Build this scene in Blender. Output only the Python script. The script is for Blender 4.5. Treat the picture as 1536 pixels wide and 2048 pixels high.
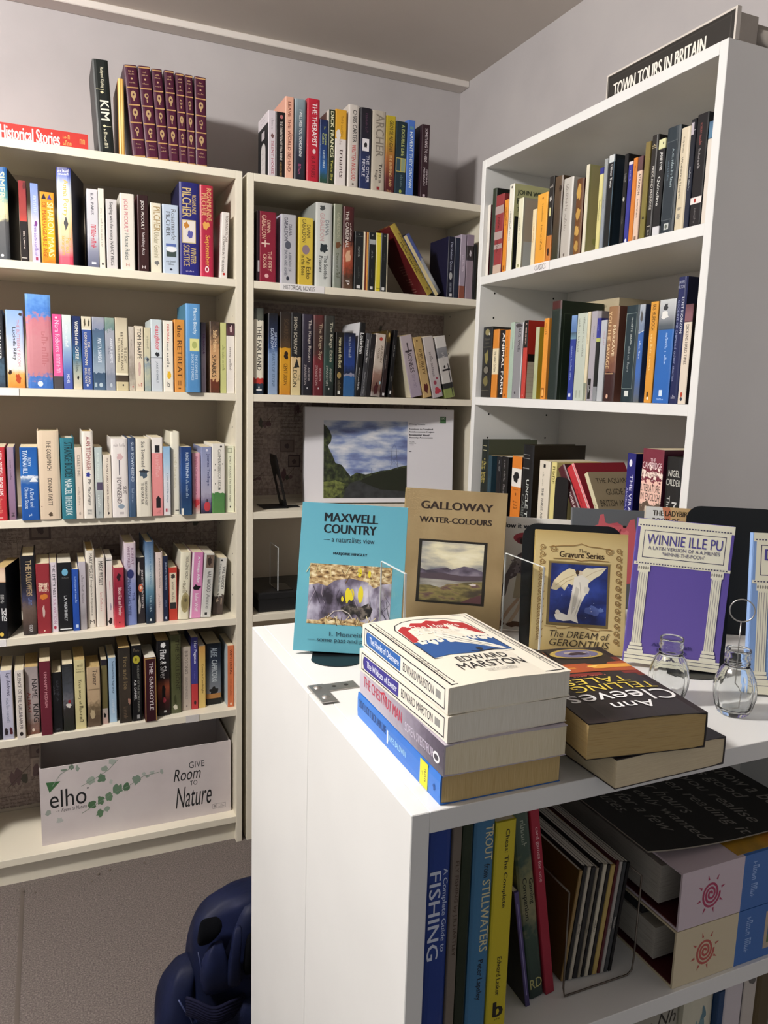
import bpy, bmesh, math, random
from mathutils import Vector, Matrix
R=math.radians
for o in list(bpy.data.objects): bpy.data.objects.remove(o)
SC=bpy.context.scene; COL=SC.collection
# ---------------------------------------------------------------- camera
cam_d=bpy.data.cameras.new('camera'); cam=bpy.data.objects.new('camera',cam_d); COL.objects.link(cam)
cam_d.sensor_fit='VERTICAL'; cam_d.sensor_height=32.0; cam_d.lens=32.0*1540.7139/2048; cam_d.clip_start=.02
def cam_pose(yaw,pitch,roll):
    y,p,r=R(yaw),R(pitch),R(roll)
    fw=Vector((math.sin(y)*math.cos(p),math.cos(y)*math.cos(p),math.sin(p)))
    ri=Vector((math.cos(y),-math.sin(y),0)); up=ri.cross(fw)
    r2=ri*math.cos(r)+up*math.sin(r); u2=-ri*math.sin(r)+up*math.cos(r)
    m=Matrix((r2,u2,-fw)).transposed().to_4x4(); m.translation=Vector((-.5228,-2.2394,1.4263)); return m
cam.matrix_world=cam_pose(23.6964,-8.8722,1.6766)
SC.camera=cam
# ---------------------------------------------------------------- light, world, exposure
SC.view_settings.view_transform='Standard'; SC.view_settings.look='None'
SC.view_settings.gamma=1.0; SC.view_settings.exposure=0.0
SC.view_settings.use_curve_mapping=False
LAMP=(-1.45,-1.15,2.40); LAMP_W=166.0; LAMP_COL=(1.0,.962,.925)
AMB=.32; AMB_COL=(.97,.98,1.0)
w=bpy.data.worlds.new('ambient_fill'); SC.world=w; w.use_nodes=True  # even world fill, added in place of bounced room light
w.node_tree.nodes['Background'].inputs[0].default_value=(*AMB_COL,1); w.node_tree.nodes['Background'].inputs[1].default_value=AMB
ld=bpy.data.lights.new('ceiling_lamp_light','POINT'); ld.shadow_soft_size=.11; ld.energy=LAMP_W; ld.color=LAMP_COL
lo=bpy.data.objects.new('ceiling_lamp_light',ld); lo.location=LAMP; COL.objects.link(lo)
# ---------------------------------------------------------------- colour and materials
def lin(h):
    h=h.strip().lstrip('#'); c=[int(h[i:i+2],16)/255 for i in (0,2,4)]
    return tuple((x/12.92 if x<=.04045 else ((x+.055)/1.055)**2.4) for x in c)
MATS={}
def nm(name):
    m=bpy.data.materials.new(name); m.use_nodes=True
    nt=m.node_tree; return m,nt,nt.nodes['Principled BSDF']
def mat(h,rough=.5,metal=0,spec=.4,name=None):
    k=('flat',h,rough,metal,spec)
    if k in MATS: return MATS[k]
    m,nt,b=nm(name or 'paint_'+h); b.inputs['Base Color'].default_value=(*lin(h),1)
    b.inputs['Roughness'].default_value=rough; b.inputs['Metallic'].default_value=metal; b.inputs['Specular IOR Level'].default_value=spec
    MATS[k]=m; return m
def ramp_mat(spec,rough=.45,axis=2,name=None,flip=True):
    """'hex@t hex@t ...~noise' printed colour change along the height, t from the top"""
    k=('ramp',spec,rough,axis)
    if k in MATS: return MATS[k]
    s,_,amp=spec.partition('~'); amp=float(amp) if amp else 0
    st=s.split()
    if len(st)==1 and not amp: return mat(st[0].lstrip('=').split('@')[0],rough)
    m,nt,b=nm(name or 'print_'+st[0].lstrip('=').split('@')[0]); N=nt.nodes; L=nt.links
    tc=N.new('ShaderNodeTexCoord'); sx=N.new('ShaderNodeSeparateXYZ'); L.new(tc.outputs['Generated'],sx.inputs[0])
    f=sx.outputs[axis]
    if flip:
        a=N.new('ShaderNodeMath'); a.operation='SUBTRACT'; a.inputs[0].default_value=1; L.new(f,a.inputs[1]); f=a.outputs[0]
    if amp:
        nz=N.new('ShaderNodeTexNoise'); nz.inputs['Scale'].default_value=95; nz.inputs['Detail'].default_value=4; L.new(tc.outputs['Object'],nz.inputs['Vector'])
        q=N.new('ShaderNodeMath'); q.operation='MULTIPLY_ADD'; q.inputs[1].default_value=amp*1.6; q.inputs[2].default_value=-amp*.8; L.new(nz.outputs['Fac'],q.inputs[0])
        p=N.new('ShaderNodeMath'); p.operation='ADD'; p.use_clamp=True; L.new(f,p.inputs[0]); L.new(q.outputs[0],p.inputs[1]); f=p.outputs[0]
    cr=N.new('ShaderNodeValToRGB'); L.new(f,cr.inputs[0]); L.new(cr.outputs[0],b.inputs['Base Color'])
    pts=[]; prev=None
    for i,x in enumerate(st):
        hard=x[0]=='='; x=x.lstrip('=')
        c,_,t=x.partition('@'); t=float(t) if t else 0.
        if not c: continue
        if hard and prev is not None: pts.append((max(0,t-.004),prev))
        pts.append((t,c)); prev=c
    el=cr.color_ramp.elements
    pts=pts[:30]
    while len(el)>1: el.remove(el[-1])
    el[0].position=pts[0][0]; el[0].color=(*lin(pts[0][1]),1)
    for t,c in pts[1:]:
        e=el.new(min(1,t)); e.color=(*lin(c),1)
    b.inputs['Roughness'].default_value=rough; b.inputs['Specular IOR Level'].default_value=.4
    MATS[k]=m; return m
def noise_mat(name,cols,scale,rough=.6,detail=4,bump=0,coord='Object',stretch=(1,1,1),bscale=None,lo=.3,hi=.7,metal=0):
    m,nt,b=nm(name); N=nt.nodes; L=nt.links
    tc=N.new('ShaderNodeTexCoord'); mp=N.new('ShaderNodeMapping'); mp.inputs['Scale'].default_value=stretch; L.new(tc.outputs[coord],mp.inputs[0])
    nz=N.new('ShaderNodeTexNoise'); nz.inputs['Scale'].default_value=scale; nz.inputs['Detail'].default_value=detail; L.new(mp.outputs[0],nz.inputs['Vector'])
    cr=N.new('ShaderNodeValToRGB'); el=cr.color_ramp.elements
    n=len(cols)
    for i,c in enumerate(cols):
        t=lo+(hi-lo)*i/max(1,n-1)
        e=el[i] if i<2 else el.new(t)
        e.position=t; e.color=(*lin(c),1)
    L.new(nz.outputs['Fac'],cr.inputs[0]); L.new(cr.outputs[0],b.inputs['Base Color'])
    if bump:
        bp=N.new('ShaderNodeBump'); bp.inputs['Strength'].default_value=bump; bp.inputs['Distance'].default_value=.002
        if bscale:
            n2=N.new('ShaderNodeTexNoise'); n2.inputs['Scale'].default_value=bscale; n2.inputs['Detail'].default_value=3; L.new(tc.outputs[coord],n2.inputs['Vector']); L.new(n2.outputs['Fac'],bp.inputs['Height'])
        else: L.new(nz.outputs['Fac'],bp.inputs['Height'])
        L.new(bp.outputs[0],b.inputs['Normal'])
    b.inputs['Roughness'].default_value=rough; b.inputs['Metallic'].default_value=metal
    return m
# ---------------------------------------------------------------- mesh helpers
def obj(name,bm,mats,parent=None,smooth=False,recalc=True):
    if recalc: bmesh.ops.recalc_face_normals(bm,faces=bm.faces)
    me=bpy.data.meshes.new(name); bm.to_mesh(me); bm.free()
    for m in (mats if isinstance(mats,(list,tuple)) else [mats]): me.materials.append(m)
    if smooth:
        for p in me.polygons: p.use_smooth=True
    o=bpy.data.objects.new(name,me); COL.objects.link(o)
    if parent: o.parent=parent
    return o
def box(bm,x0,x1,y0,y1,z0,z1,bev=0,mi=0):
    v=[bm.verts.new((x,y,z)) for x in (x0,x1) for y in (y0,y1) for z in (z0,z1)]
    F=[bm.faces.new([v[i] for i in q]) for q in ((0,1,3,2),(4,6,7,5),(0,4,5,1),(2,3,7,6),(0,2,6,4),(1,5,7,3))]
    for f in F: f.material_index=mi
    if bev:
        bmesh.ops.bevel(bm,geom=list({e for f in F for e in f.edges}),offset=bev,segments=1,affect='EDGES')
    return F
def bxo(name,m,parent,x0,x1,y0,y1,z0,z1,bev=0):
    bm=bmesh.new(); box(bm,x0,x1,y0,y1,z0,z1,bev); return obj(name,bm,m,parent)
def prism(bm,pts,z0,z1,mi=0,M=None):
    n=len(pts); a=[bm.verts.new((x,y,z0)) for x,y in pts]; b=[bm.verts.new((x,y,z1)) for x,y in pts]
    fs=[bm.faces.new(a[::-1]),bm.faces.new(b)]+[bm.faces.new((a[i],a[(i+1)%n],b[(i+1)%n],b[i])) for i in range(n)]
    for f in fs: f.material_index=mi
    if M is not None: bmesh.ops.transform(bm,matrix=M,verts=a+b)
    return fs
def tube(bm,pts,r,n=8,closed=False,mi=0):
    rings=[]; P=[Vector(p) for p in pts]; m=len(P); nrm=None
    for i,p in enumerate(P):
        a=P[i-1] if (i or closed) else p; c=P[(i+1)%m] if (i<m-1 or closed) else p
        t=(c-a).normalized()
        if nrm is None: nrm=t.orthogonal().normalized()
        nrm=(nrm-t*nrm.dot(t)).normalized(); bi=t.cross(nrm)
        rr=r[i] if isinstance(r,(list,tuple)) else r
        rings.append([bm.verts.new(p+(nrm*math.cos(2*math.pi*k/n)+bi*math.sin(2*math.pi*k/n))*rr) for k in range(n)])
    for i in range(m if closed else m-1):
        A,B=rings[i],rings[(i+1)%m]
        for k in range(n): bm.faces.new((A[k],A[(k+1)%n],B[(k+1)%n],B[k])).material_index=mi
    if not closed: bm.faces.new(rings[0][::-1]).material_index=mi; bm.faces.new(rings[-1]).material_index=mi
def lathe(bm,prof,n=32,fn=None,close=False):
    rings=[]
    for r,z in prof:
        rings.append([bm.verts.new(((r*(fn(2*math.pi*k/n,z) if fn else 1))*math.cos(2*math.pi*k/n),(r*(fn(2*math.pi*k/n,z) if fn else 1))*math.sin(2*math.pi*k/n),z)) for k in range(n)])
    for A,B in zip(rings,rings[1:]):
        for k in range(n): bm.faces.new((A[k],A[(k+1)%n],B[(k+1)%n],B[k]))
    if close:
        A,B=rings[-1],rings[0]
        for k in range(n): bm.faces.new((A[k],A[(k+1)%n],B[(k+1)%n],B[k]))
    return rings
def thing(name,label,cat,loc=(0,0,0),rot=(0,0,0),group=None):
    o=bpy.data.objects.new(name,None); o.empty_display_size=.02; COL.objects.link(o); o.location=loc; o.rotation_euler=rot
    o['label']=label; o['category']=cat
    if group: o['group']=group
    return o
def struct(o): o['kind']='structure'; return o
# ---------------------------------------------------------------- printed marks (lettering and simple pictures on a face)
GL={}
def glyphs(s,res=2,bold=.012,shear=0):
    k=(s,res,bold,shear)
    if k in GL: return GL[k]
    c=bpy.data.curves.new('t','FONT'); c.body=s; c.resolution_u=res; c.offset=bold; c.shear=shear; c.fill_mode='FRONT'
    o=bpy.data.objects.new('t',c); me=bpy.data.meshes.new_from_object(o)
    V=[(v.co.x,v.co.y) for v in me.vertices]; F=[tuple(p.vertices) for p in me.polygons]
    bpy.data.objects.remove(o); bpy.data.curves.remove(c); bpy.data.meshes.remove(me)
    if not V: V=[(0,0),(1,0),(1,1)]; F=[]
    GL[k]=(V,F); return GL[k]
def scribble(s,rng):
    """small pen-like strokes for lettering that cannot be read in the photograph"""
    V=[];F=[];x=0
    def q(a,b,c,d):
        i=len(V); V.extend([(a,b),(c,b),(c,d),(a,d)]); F.append((i,i+1,i+2,i+3))
    for ch in s:
        if ch==' ': x+=.45; continue
        h=.62 if rng.random()<.7 else 1.
        q(x,0,x+.13,h)
        k=rng.random()
        if k<.5: q(x+.13,h*.8,x+.42,h); q(x+.33,0,x+.46,h*.85)
        elif k<.8: q(x+.13,0,x+.42,.16); q(x+.33,.16,x+.46,h*.7)
        else: q(x+.13,h*.4,x+.4,h*.58)
        x+=.6
    return V,F
def marks_mesh(name,W,H,marks,parent,M=None,res=2,rough=.5,eps=.00012,seed=1,y0=0):
    rng=random.Random(seed); bm=bmesh.new(); mats=[]; ids={}; runs=[]
    def mid(c):
        if c not in ids: ids[c]=len(mats); mats.append(mat(c,rough) if not c.startswith('*') else NAMED[c[1:]])
        return ids[c]
    lay=0
    def put(V,F,c):
        nonlocal lay
        lay+=1; y=y0-eps-lay*.000008
        if not F: return
        vs=[bm.verts.new((a,y,b)) for a,b in V]; i=mid(c)
        runs.append([min(a for a,b in V),max(a for a,b in V),min(b for a,b in V),max(b for a,b in V),len(bm.verts)-len(V),len(bm.verts)])
        for f in F:
            try: bm.faces.new([vs[k] for k in f]).material_index=i
            except ValueError: pass
    for mk in marks:
        p=mk.split('|'); k=p[0]
        if k in 'THIJKS':
            s,c,t0,t1,u0,u1=p[1],p[2],*map(float,p[3:7]); bold=0
            if s.startswith('~') or '~' in s:
                real,_,fake=s.partition('~')
                V,F=scribble(fake,rng); V=list(V); F=list(F)
                if real:
                    V2,F2=glyphs(real,res,bold); mx=max(a for a,b in V2); n=len(V2)
                    V=list(V2)+[(a*1.0+mx+.3,b) for a,b in V]; F=list(F2)+[tuple(i+n for i in f) for f in F]
            else:
                V,F=glyphs(s,res,0,.25 if k=='S' else 0)
            x0=min(a for a,b in V);x1=max(a for a,b in V);z0=min(b for a,b in V);z1=max(b for a,b in V)
            gw=max(1e-6,x1-x0);gh=max(1e-6,z1-z0)
            if k=='T': LW,LH=(t1-t0)*H,(u1-u0)*W
            else: LW,LH=(u1-u0)*W,(t1-t0)*H
            sx,sy=LW/gw,LH/gh
            if sx>sy*1.5: sx=sy*1.5
            if sy>sx*2.6: sy=sx*2.6
            ox=(LW-gw*sx)/2; oy=(LH-gh*sy)/2
            for dx in ((-.04,-.02,0,.02,.04) if k=='K' else (0,.03) if k=='T' and s[0]!='~' else (0,)):
                out=[]
                for a,b in V:
                    l=(a-x0+dx)*sx+ox; hh=(b-z0)*sy+oy
                    if k=='T': out.append((u0*W+hh,H-t0*H-l))
                    else: out.append((u0*W+l,H-t1*H+hh))
                put(out,F,c)
        elif k=='p':      # free polygon: p|colour|u,t u,t ...
            c=p[1]; pts=[tuple(map(float,q.split(','))) for q in p[2].split()]
            put([(a*W,H-b*H) for a,b in pts],[tuple(range(len(pts)))],c)
        elif k=='l':      # stroke: l|colour|width|u,t u,t ...
            c=p[1]; wd=float(p[2])*W; pts=[Vector((float(q.split(',')[0])*W,H-float(q.split(',')[1])*H)) for q in p[3].split()]
            V=[];F=[]
            for i,a in enumerate(pts):
                d=(pts[min(i+1,len(pts)-1)]-pts[max(i-1,0)]); d=d.normalized() if d.length else Vector((1,0)); n=Vector((-d.y,d.x))*wd/2
                V+= [tuple(a+n),tuple(a-n)]
                if i: F.append((2*i-2,2*i-1,2*i+1,2*i))
            put(V,F,c)
        else:
            c=p[1]; t0,t1,u0,u1=map(float,p[2:6])
            cx,cz=(u0+u1)/2*W,H-(t0+t1)/2*H; rx,rz=(u1-u0)/2*W,(t1-t0)/2*H
            if k=='r': V=[(cx-rx,cz-rz),(cx+rx,cz-rz),(cx+rx,cz+rz),(cx-rx,cz+rz)]
            elif k=='d': V=[(cx-rx,cz),(cx,cz-rz),(cx+rx,cz),(cx,cz+rz)]
            elif k=='t': V=[(cx-rx,cz-rz),(cx+rx,cz-rz),(cx,cz+rz)]
            elif k=='e': V=[(cx+rx*math.cos(i*math.pi/12),cz+rz*math.sin(i*math.pi/12)) for i in range(24)]
            elif k=='b':
                V=[]
                for i in range(14):
                    q=rng.uniform(.55,1.); V.append((cx+rx*q*math.cos(i*math.pi/7),cz+rz*q*math.sin(i*math.pi/7)))
            put(V,[tuple(range(len(V)))],c)
    if M is not None: bmesh.ops.transform(bm,matrix=M,verts=bm.verts)
    # faces must look outward (-y of the printed face)
    ref=Vector((0,-1,0)) if M is None else (M.to_3x3()@Vector((0,-1,0)))
    bm.normal_update()
    for f in bm.faces:
        if f.normal.dot(ref)<0: f.normal_flip()
    # marks that lie far apart on the same face become separate meshes
    g=list(range(len(runs)))
    def root(i):
        while g[i]!=i: i=g[i]
        return i
    for i,a in enumerate(runs):
        for j in range(i):
            b=runs[j]
            if max(a[0]-b[1],b[0]-a[1])<.016 and max(a[2]-b[3],b[2]-a[3])<.016: g[root(i)]=root(j)
    tops=sorted({root(i) for i in range(len(runs))})
    if len(tops)<2: return [obj(name,bm,mats,parent,recalc=False)]
    bm.verts.index_update(); out=[]
    for tp in tops:
        keep=set()
        for i,a in enumerate(runs):
            if root(i)==tp: keep.update(range(a[4],a[5]))
        c=bm.copy(); c.verts.ensure_lookup_table()
        bmesh.ops.delete(c,geom=[v for v in c.verts if v.index not in keep],context='VERTS')
        out.append(obj(name,c,mats,parent,recalc=False))
    bm.free(); return out
NAMED={}
PAGE=noise_mat('page_edges',['d8cba8','e8dec4'],40,.8,2,0,stretch=(40,1,1))
PAGE_TAN=noise_mat('aged_page_edges',['b89c64','cdb480'],40,.8,2,0,stretch=(40,1,1))
PAGE_WHITE=noise_mat('white_page_edges',['ddd8c8','ece8dc'],40,.8,2,0,stretch=(40,1,1))
def book(name,label,group,loc,rot,w,h,d,cover,side=None,marks=(),hard=False,px=0.,seed=1,page=None,covermarks=None,cat='book'):
    t=thing(name,label,cat,loc,rot,group)
    tb=.0028 if hard else .0006; sp=.003 if hard else .0008
    if w<.012: tb*=.6
    if hard: pr=[(0,.003),(.1*w,.0009),(.24*w,0),(.76*w,0),(.9*w,.0009),(w,.003)]
    else: pr=[(0,.0012),(.07*w,0),(.93*w,0),(w,.0012)]
    ns=len(pr)
    pr=pr+[(w,d),(w-tb,d),(w-tb,sp+.002),(tb,sp+.002),(tb,d),(0,d)]
    pr=[(x+px,y) for x,y in pr]
    bm=bmesh.new(); fs=prism(bm,pr,0,h)
    if side:
        for i,f in enumerate(fs[2:]):
            if i>=ns-1 : f.material_index=1
    obj('cover',bm,[ramp_mat(cover,.42)]+([mat(side,.45)] if side else []),t)
    zi=.0035 if hard else .0004
    bxo('page_block',page or PAGE,t,px+tb,px+w-tb,sp+.002,d-(.004 if hard else .0012),zi,h-zi)
    if marks:
        marks_mesh('spine_print',w,h,marks,t,Matrix.Translation((px,0,0)),seed=seed)
    if covermarks: covermarks(t,px)
    return t
# ---------------------------------------------------------------- the room
WX,WY,CEIL=.836,.3015,2.478
M_wall=noise_mat('lilac_grey_wall',['aea9a9','b5b0b0','bbb6b5'],3.2,.75,5,.12,bscale=60)
M_ceil=noise_mat('ceiling_paint',['d3cbc3','dad3cb'],2.5,.8,4,.05)
M_trim=mat('d9d2cb',.5,name='trim_gloss')
M_floor=noise_mat('grey_speckled_vinyl',['423c39','5b5350','6c6460','837b76'],260,.65,6,.15,lo=.28,hi=.72)
bm=bmesh.new(); box(bm,-3.0,WX+.1,WY,WY+.1,-.05,CEIL+.05); struct(obj('wall_back',bm,M_wall))
bm=bmesh.new(); box(bm,WX,WX+.1,-3.6,WY,-.05,CEIL+.05); struct(obj('wall_right',bm,M_wall))
bm=bmesh.new(); box(bm,-3.0,WX+.1,-3.6,WY+.1,-.06,0); fl=struct(obj('floor',bm,M_floor))
bm=bmesh.new(); box(bm,-3.0,WX+.1,-3.6,WY+.1,CEIL,CEIL+.05); struct(obj('ceiling',bm,M_ceil))
bm=bmesh.new(); box(bm,-3.0,WX,WY-.062,WY,CEIL-.020,CEIL,.002); struct(obj('trim_1',bm,M_trim))
bm=bmesh.new(); box(bm,-.638,-.628,-3.5,-.01,0,.0012); o=obj('floor_seam',bm,mat('5c544e',.5),fl)
rng=random.Random(5); bm=bmesh.new()
for x,y in ((-.63,-.03),(-.6,-.045),(-.69,-.05),(-.43,-.02),(-.4,-.012),(-.3,-.01),(-.45,-.05)):
    q=bmesh.ops.create_icosphere(bm,subdivisions=1,radius=rng.uniform(.002,.0045),matrix=Matrix.Translation((x,y,.002)))
    for v in q['verts']: v.co+=Vector((rng.uniform(-.001,.001),)*3)
o=obj('floor_crumbs',bm,mat('6a6058',.9)); o['kind']='stuff'; o['label']='small crumbs of grit on the floor along the plinth'; o['category']='grit'
# ---------------------------------------------------------------- bookcases
M_white=noise_mat('white_laminate',['e6dfcc','eae3d1'],6,.38,3)
M_white2=noise_mat('cool_white_laminate',['e0e0de','e5e5e3'],6,.36,3)
M_back=noise_mat('back_board',['c4b9a8','cabfae'],5,.6,3)
M_backc=noise_mat('back_board_white',['d6d2cb','dad6d0'],5,.6,3)
M_hole=mat('1c1a18',.9)
def wallpaper_mat():
    m,nt,b=nm('ephemera_wallpaper'); N=nt.nodes; L=nt.links
    tc=N.new('ShaderNodeTexCoord'); mp=N.new('ShaderNodeMapping'); mp.inputs['Rotation'].default_value=(R(90),0,0); L.new(tc.outputs['Object'],mp.inputs[0])
    br=N.new('ShaderNodeTexBrick'); br.inputs['Scale'].default_value=5.5; br.inputs['Mortar Size'].default_value=.004
    for i,c in enumerate(('b8a89f','ac9c95','8f807b')): br.inputs[i+1].default_value=(*lin(c),1)
    L.new(mp.outputs[0],br.inputs['Vector'])
    nz=N.new('ShaderNodeTexNoise'); nz.inputs['Scale'].default_value=120; nz.inputs['Detail'].default_value=3; L.new(tc.outputs['Object'],nz.inputs['Vector'])
    cr=N.new('ShaderNodeValToRGB'); cr.color_ramp.elements[0].position=.42; cr.color_ramp.elements[0].color=(*lin('6e5f60'),1); cr.color_ramp.elements[1].position=.56; cr.color_ramp.elements[1].color=(*lin('ffffff'),1)
    L.new(nz.outputs['Fac'],cr.inputs[0])
    mx=N.new('ShaderNodeMix'); mx.data_type='RGBA'; mx.blend_type='MULTIPLY'; mx.inputs['Factor'].default_value=.32; L.new(br.outputs['Color'],mx.inputs['A']); L.new(cr.outputs[0],mx.inputs['B'])
    L.new(mx.outputs['Result'],b.inputs['Base Color']); b.inputs['Roughness'].default_value=.75
    return m
M_paper=wallpaper_mat()
TH=.021
def bookcase(label,loc,rz,W,H,D,tops,white,back,papers=(),holes=True,tside=.0185,toponly=False,plinth=True):
    t=thing('bookcase',label,'bookcase',loc,(0,0,rz))
    for x in (0,W-tside): bxo('side_panel',white,t,x,x+tside,0,D,0,H,.0008)
    bxo('top_panel',white,t,tside,W-tside,0,D,H-TH,H,.0006)
    for z in tops: bxo('shelf',white,t,tside,W-tside,.001,D-.006,z-TH,z,.0006)
    bxo('back_panel',back,t,tside,W-tside,D-.004,D-.0005,.06,H-TH)
    if plinth: bxo('plinth',white,t,tside,W-tside,.022,.038,0,tops[-1]-TH)
    for a,b in papers:
        g=bxo('lining_paper',M_paper,t,tside+.001,W-tside-.001,D-.0055,D-.0042,a,b)
        rg=random.Random(int(a*1000)+7); mk=[]; pw,ph=W-2*tside-.002,b-a
        n=int(ph/.075)*9+5
        for i in range(n):
            u=rg.uniform(0,.92); v=rg.uniform(0,.9); du=rg.uniform(.03,.09); dv=rg.uniform(.03,.06)/ph*1.2
            v=min(v,.99-dv); c=rg.choice(('5e4f50','6c5c5a','d0c2b6','c4b4aa','7c6a66'))
            k=i%4
            if k==0: mk+=['r|%s|%.3f|%.3f|%.3f|%.3f'%(c,v,v+dv,u,u+du),'r|%s|%.3f|%.3f|%.3f|%.3f'%('8c7c76' if c[0]<'a' else 'b0a096',v+dv*.12,v+dv*.88,u+du*.1,u+du*.9),'b|5e4f50|%.3f|%.3f|%.3f|%.3f'%(v+dv*.3,v+dv*.8,u+du*.3,u+du*.7)]
            elif k==1: mk+=['J|~ooooo oooo oooooo ooo|6a5c58|%.3f|%.3f|%.3f|%.3f'%(v+q*.012/ph,v+(q*.012+.006)/ph,u,u+du*1.3 if u+du*1.3<1 else 1) for q in range(4)]
            elif k==2: mk+=['b|%s|%.3f|%.3f|%.3f|%.3f'%(rg.choice(('6c5054','7c6468','5c5a50')),v+rg.uniform(0,dv*.6),v+dv*rg.uniform(.6,1),u+du*q*.25,u+du*(q*.25+.4)) for q in range(3)]+['l|5c5248|.002|%.3f,%.3f %.3f,%.3f'%(u,v+dv,u+du,v)]
            else: mk+=['l|6a5c58|.0015|'+' '.join('%.3f,%.3f'%(u+du*q/6,v+dv*(.5+.4*math.sin(q*1.9))) for q in range(7))]
        marks_mesh('paper_pattern',pw,ph,mk,g,Matrix.Translation((tside+.001,D-.0055,a)),seed=3)
    if holes:
        bm=bmesh.new()
        for x,s in ((tside,1),(W-tside,-1)):
            for y in (.045,D-.05):
                z=.35
                while z<H-.15:
                    if min(abs(z-q+TH/2) for q in tops)>.016:
                        bmesh.ops.create_circle(bm,cap_ends=True,radius=.0026,segments=10,matrix=Matrix.Translation((x+s*.0003,y,z))@Matrix.Rotation(R(90),4,'Y'))
                    z+=.064
        obj('peg_holes',bm,M_hole,t)
    return t
SA=[1.729,1.4083,1.0595,.7355,.4447,.0882]
case_a=bookcase('tall white bookcase holding a cardboard box on its bottom shelf',(-.80,0,0),0,.80,2.02,.285,SA,M_white,M_back,[(.745,1.038),(.10,.42)])
case_b=bookcase('tall white corner bookcase with a white ring binder standing on its third shelf',(.0145,0,0),0,.80,2.02,.285,[1.729,1.4083,1.0583,.7397,.4447,.0882],M_white,M_back,[(1.07,1.70)])
case_c=bookcase('tall white bookcase with the long dark sign lying on its top',(.5401,-.3889,0),R(-90),.7987,2.0255,.284,[1.733,1.4192,1.073,.76,.44,.0882],M_white2,M_backc)
D0,DJ,D1,DX,ZD=-1.677,-1.3838,-1.0982,-.2407,1.0584
case_d=bookcase('low white bookcase facing the camera, book stacks on its top, folders inside',(DX,D0,0),0,.765,ZD,-D0+DJ,[.7775,.46,.0882],M_white2,M_backc,tside=.0183,holes=False)
case_e=bookcase('low white bookcase standing back to back behind the other low one',(DX+.765,D1,0),R(180),.765,ZD,D1-DJ-.001,[.7775,.46,.0882],M_white2,M_backc,tside=.0183,holes=False)
# paper tags stuck to shelf edges
def tag(case,x,z,w,h,text,name='shelf_label'):
    g=bxo(name,mat('e9e6e6',.45),case,x,x+w,-.0008,.0006,z,z+h)
    if text: marks_mesh('lettering',w,h,['H|%s|2c2a2c|.2|.8|.08|.78'%text],g,Matrix.Translation((x,-.0008,z)))
tag(case_b,.096,1.7085,.135,.0205,'HISTORICAL NOVELS')
tag(case_c,.263,1.7125,.062,.0200,'CLASSICS')
tag(case_a,.10,1.3885,.113,.019,'')
tag(case_a,.10,.7155,.055,.019,'')
tape=noise_mat('clear_tape',['cfcac8','dedad8'],30,.25,3)
bxo('tape',tape,case_a,.629,.668,-.0008,.0008,.4235,.4455)
bm=bmesh.new()
# ---- metal bracket joining the two low bookcases
br=thing('joining_bracket','small metal corner bracket screwed where the two low bookcases meet','bracket',(DX+.002,-1.39,ZD))
steel=noise_mat('zinc_steel',['a9a6a2','bcb9b5'],30,.35,3,metal=.9)
bxo('long_plate',steel,br,.002,.064,.004,.026,.0002,.0018,.0004); bxo('short_plate',steel,br,.002,.022,-.032,.024,.0019,.0036,.0004)
for n,x,y in (('screw',.012,.013),('screw',.012,-.018)):
    b2=bmesh.new(); lathe(b2,[(.0001,.0062),(.003,.006),(.0055,.0036)],14); bmesh.ops.translate(b2,verts=b2.verts,vec=(x,y,0)); obj(n,b2,steel,br,True)
b2=bmesh.new()
for x in (.034,.05): bmesh.ops.create_circle(b2,cap_ends=True,radius=.003,segments=12,matrix=Matrix.Translation((x,.015,.00205)))
obj('plate_holes',b2,mat('2a2826',.8),br)
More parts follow.
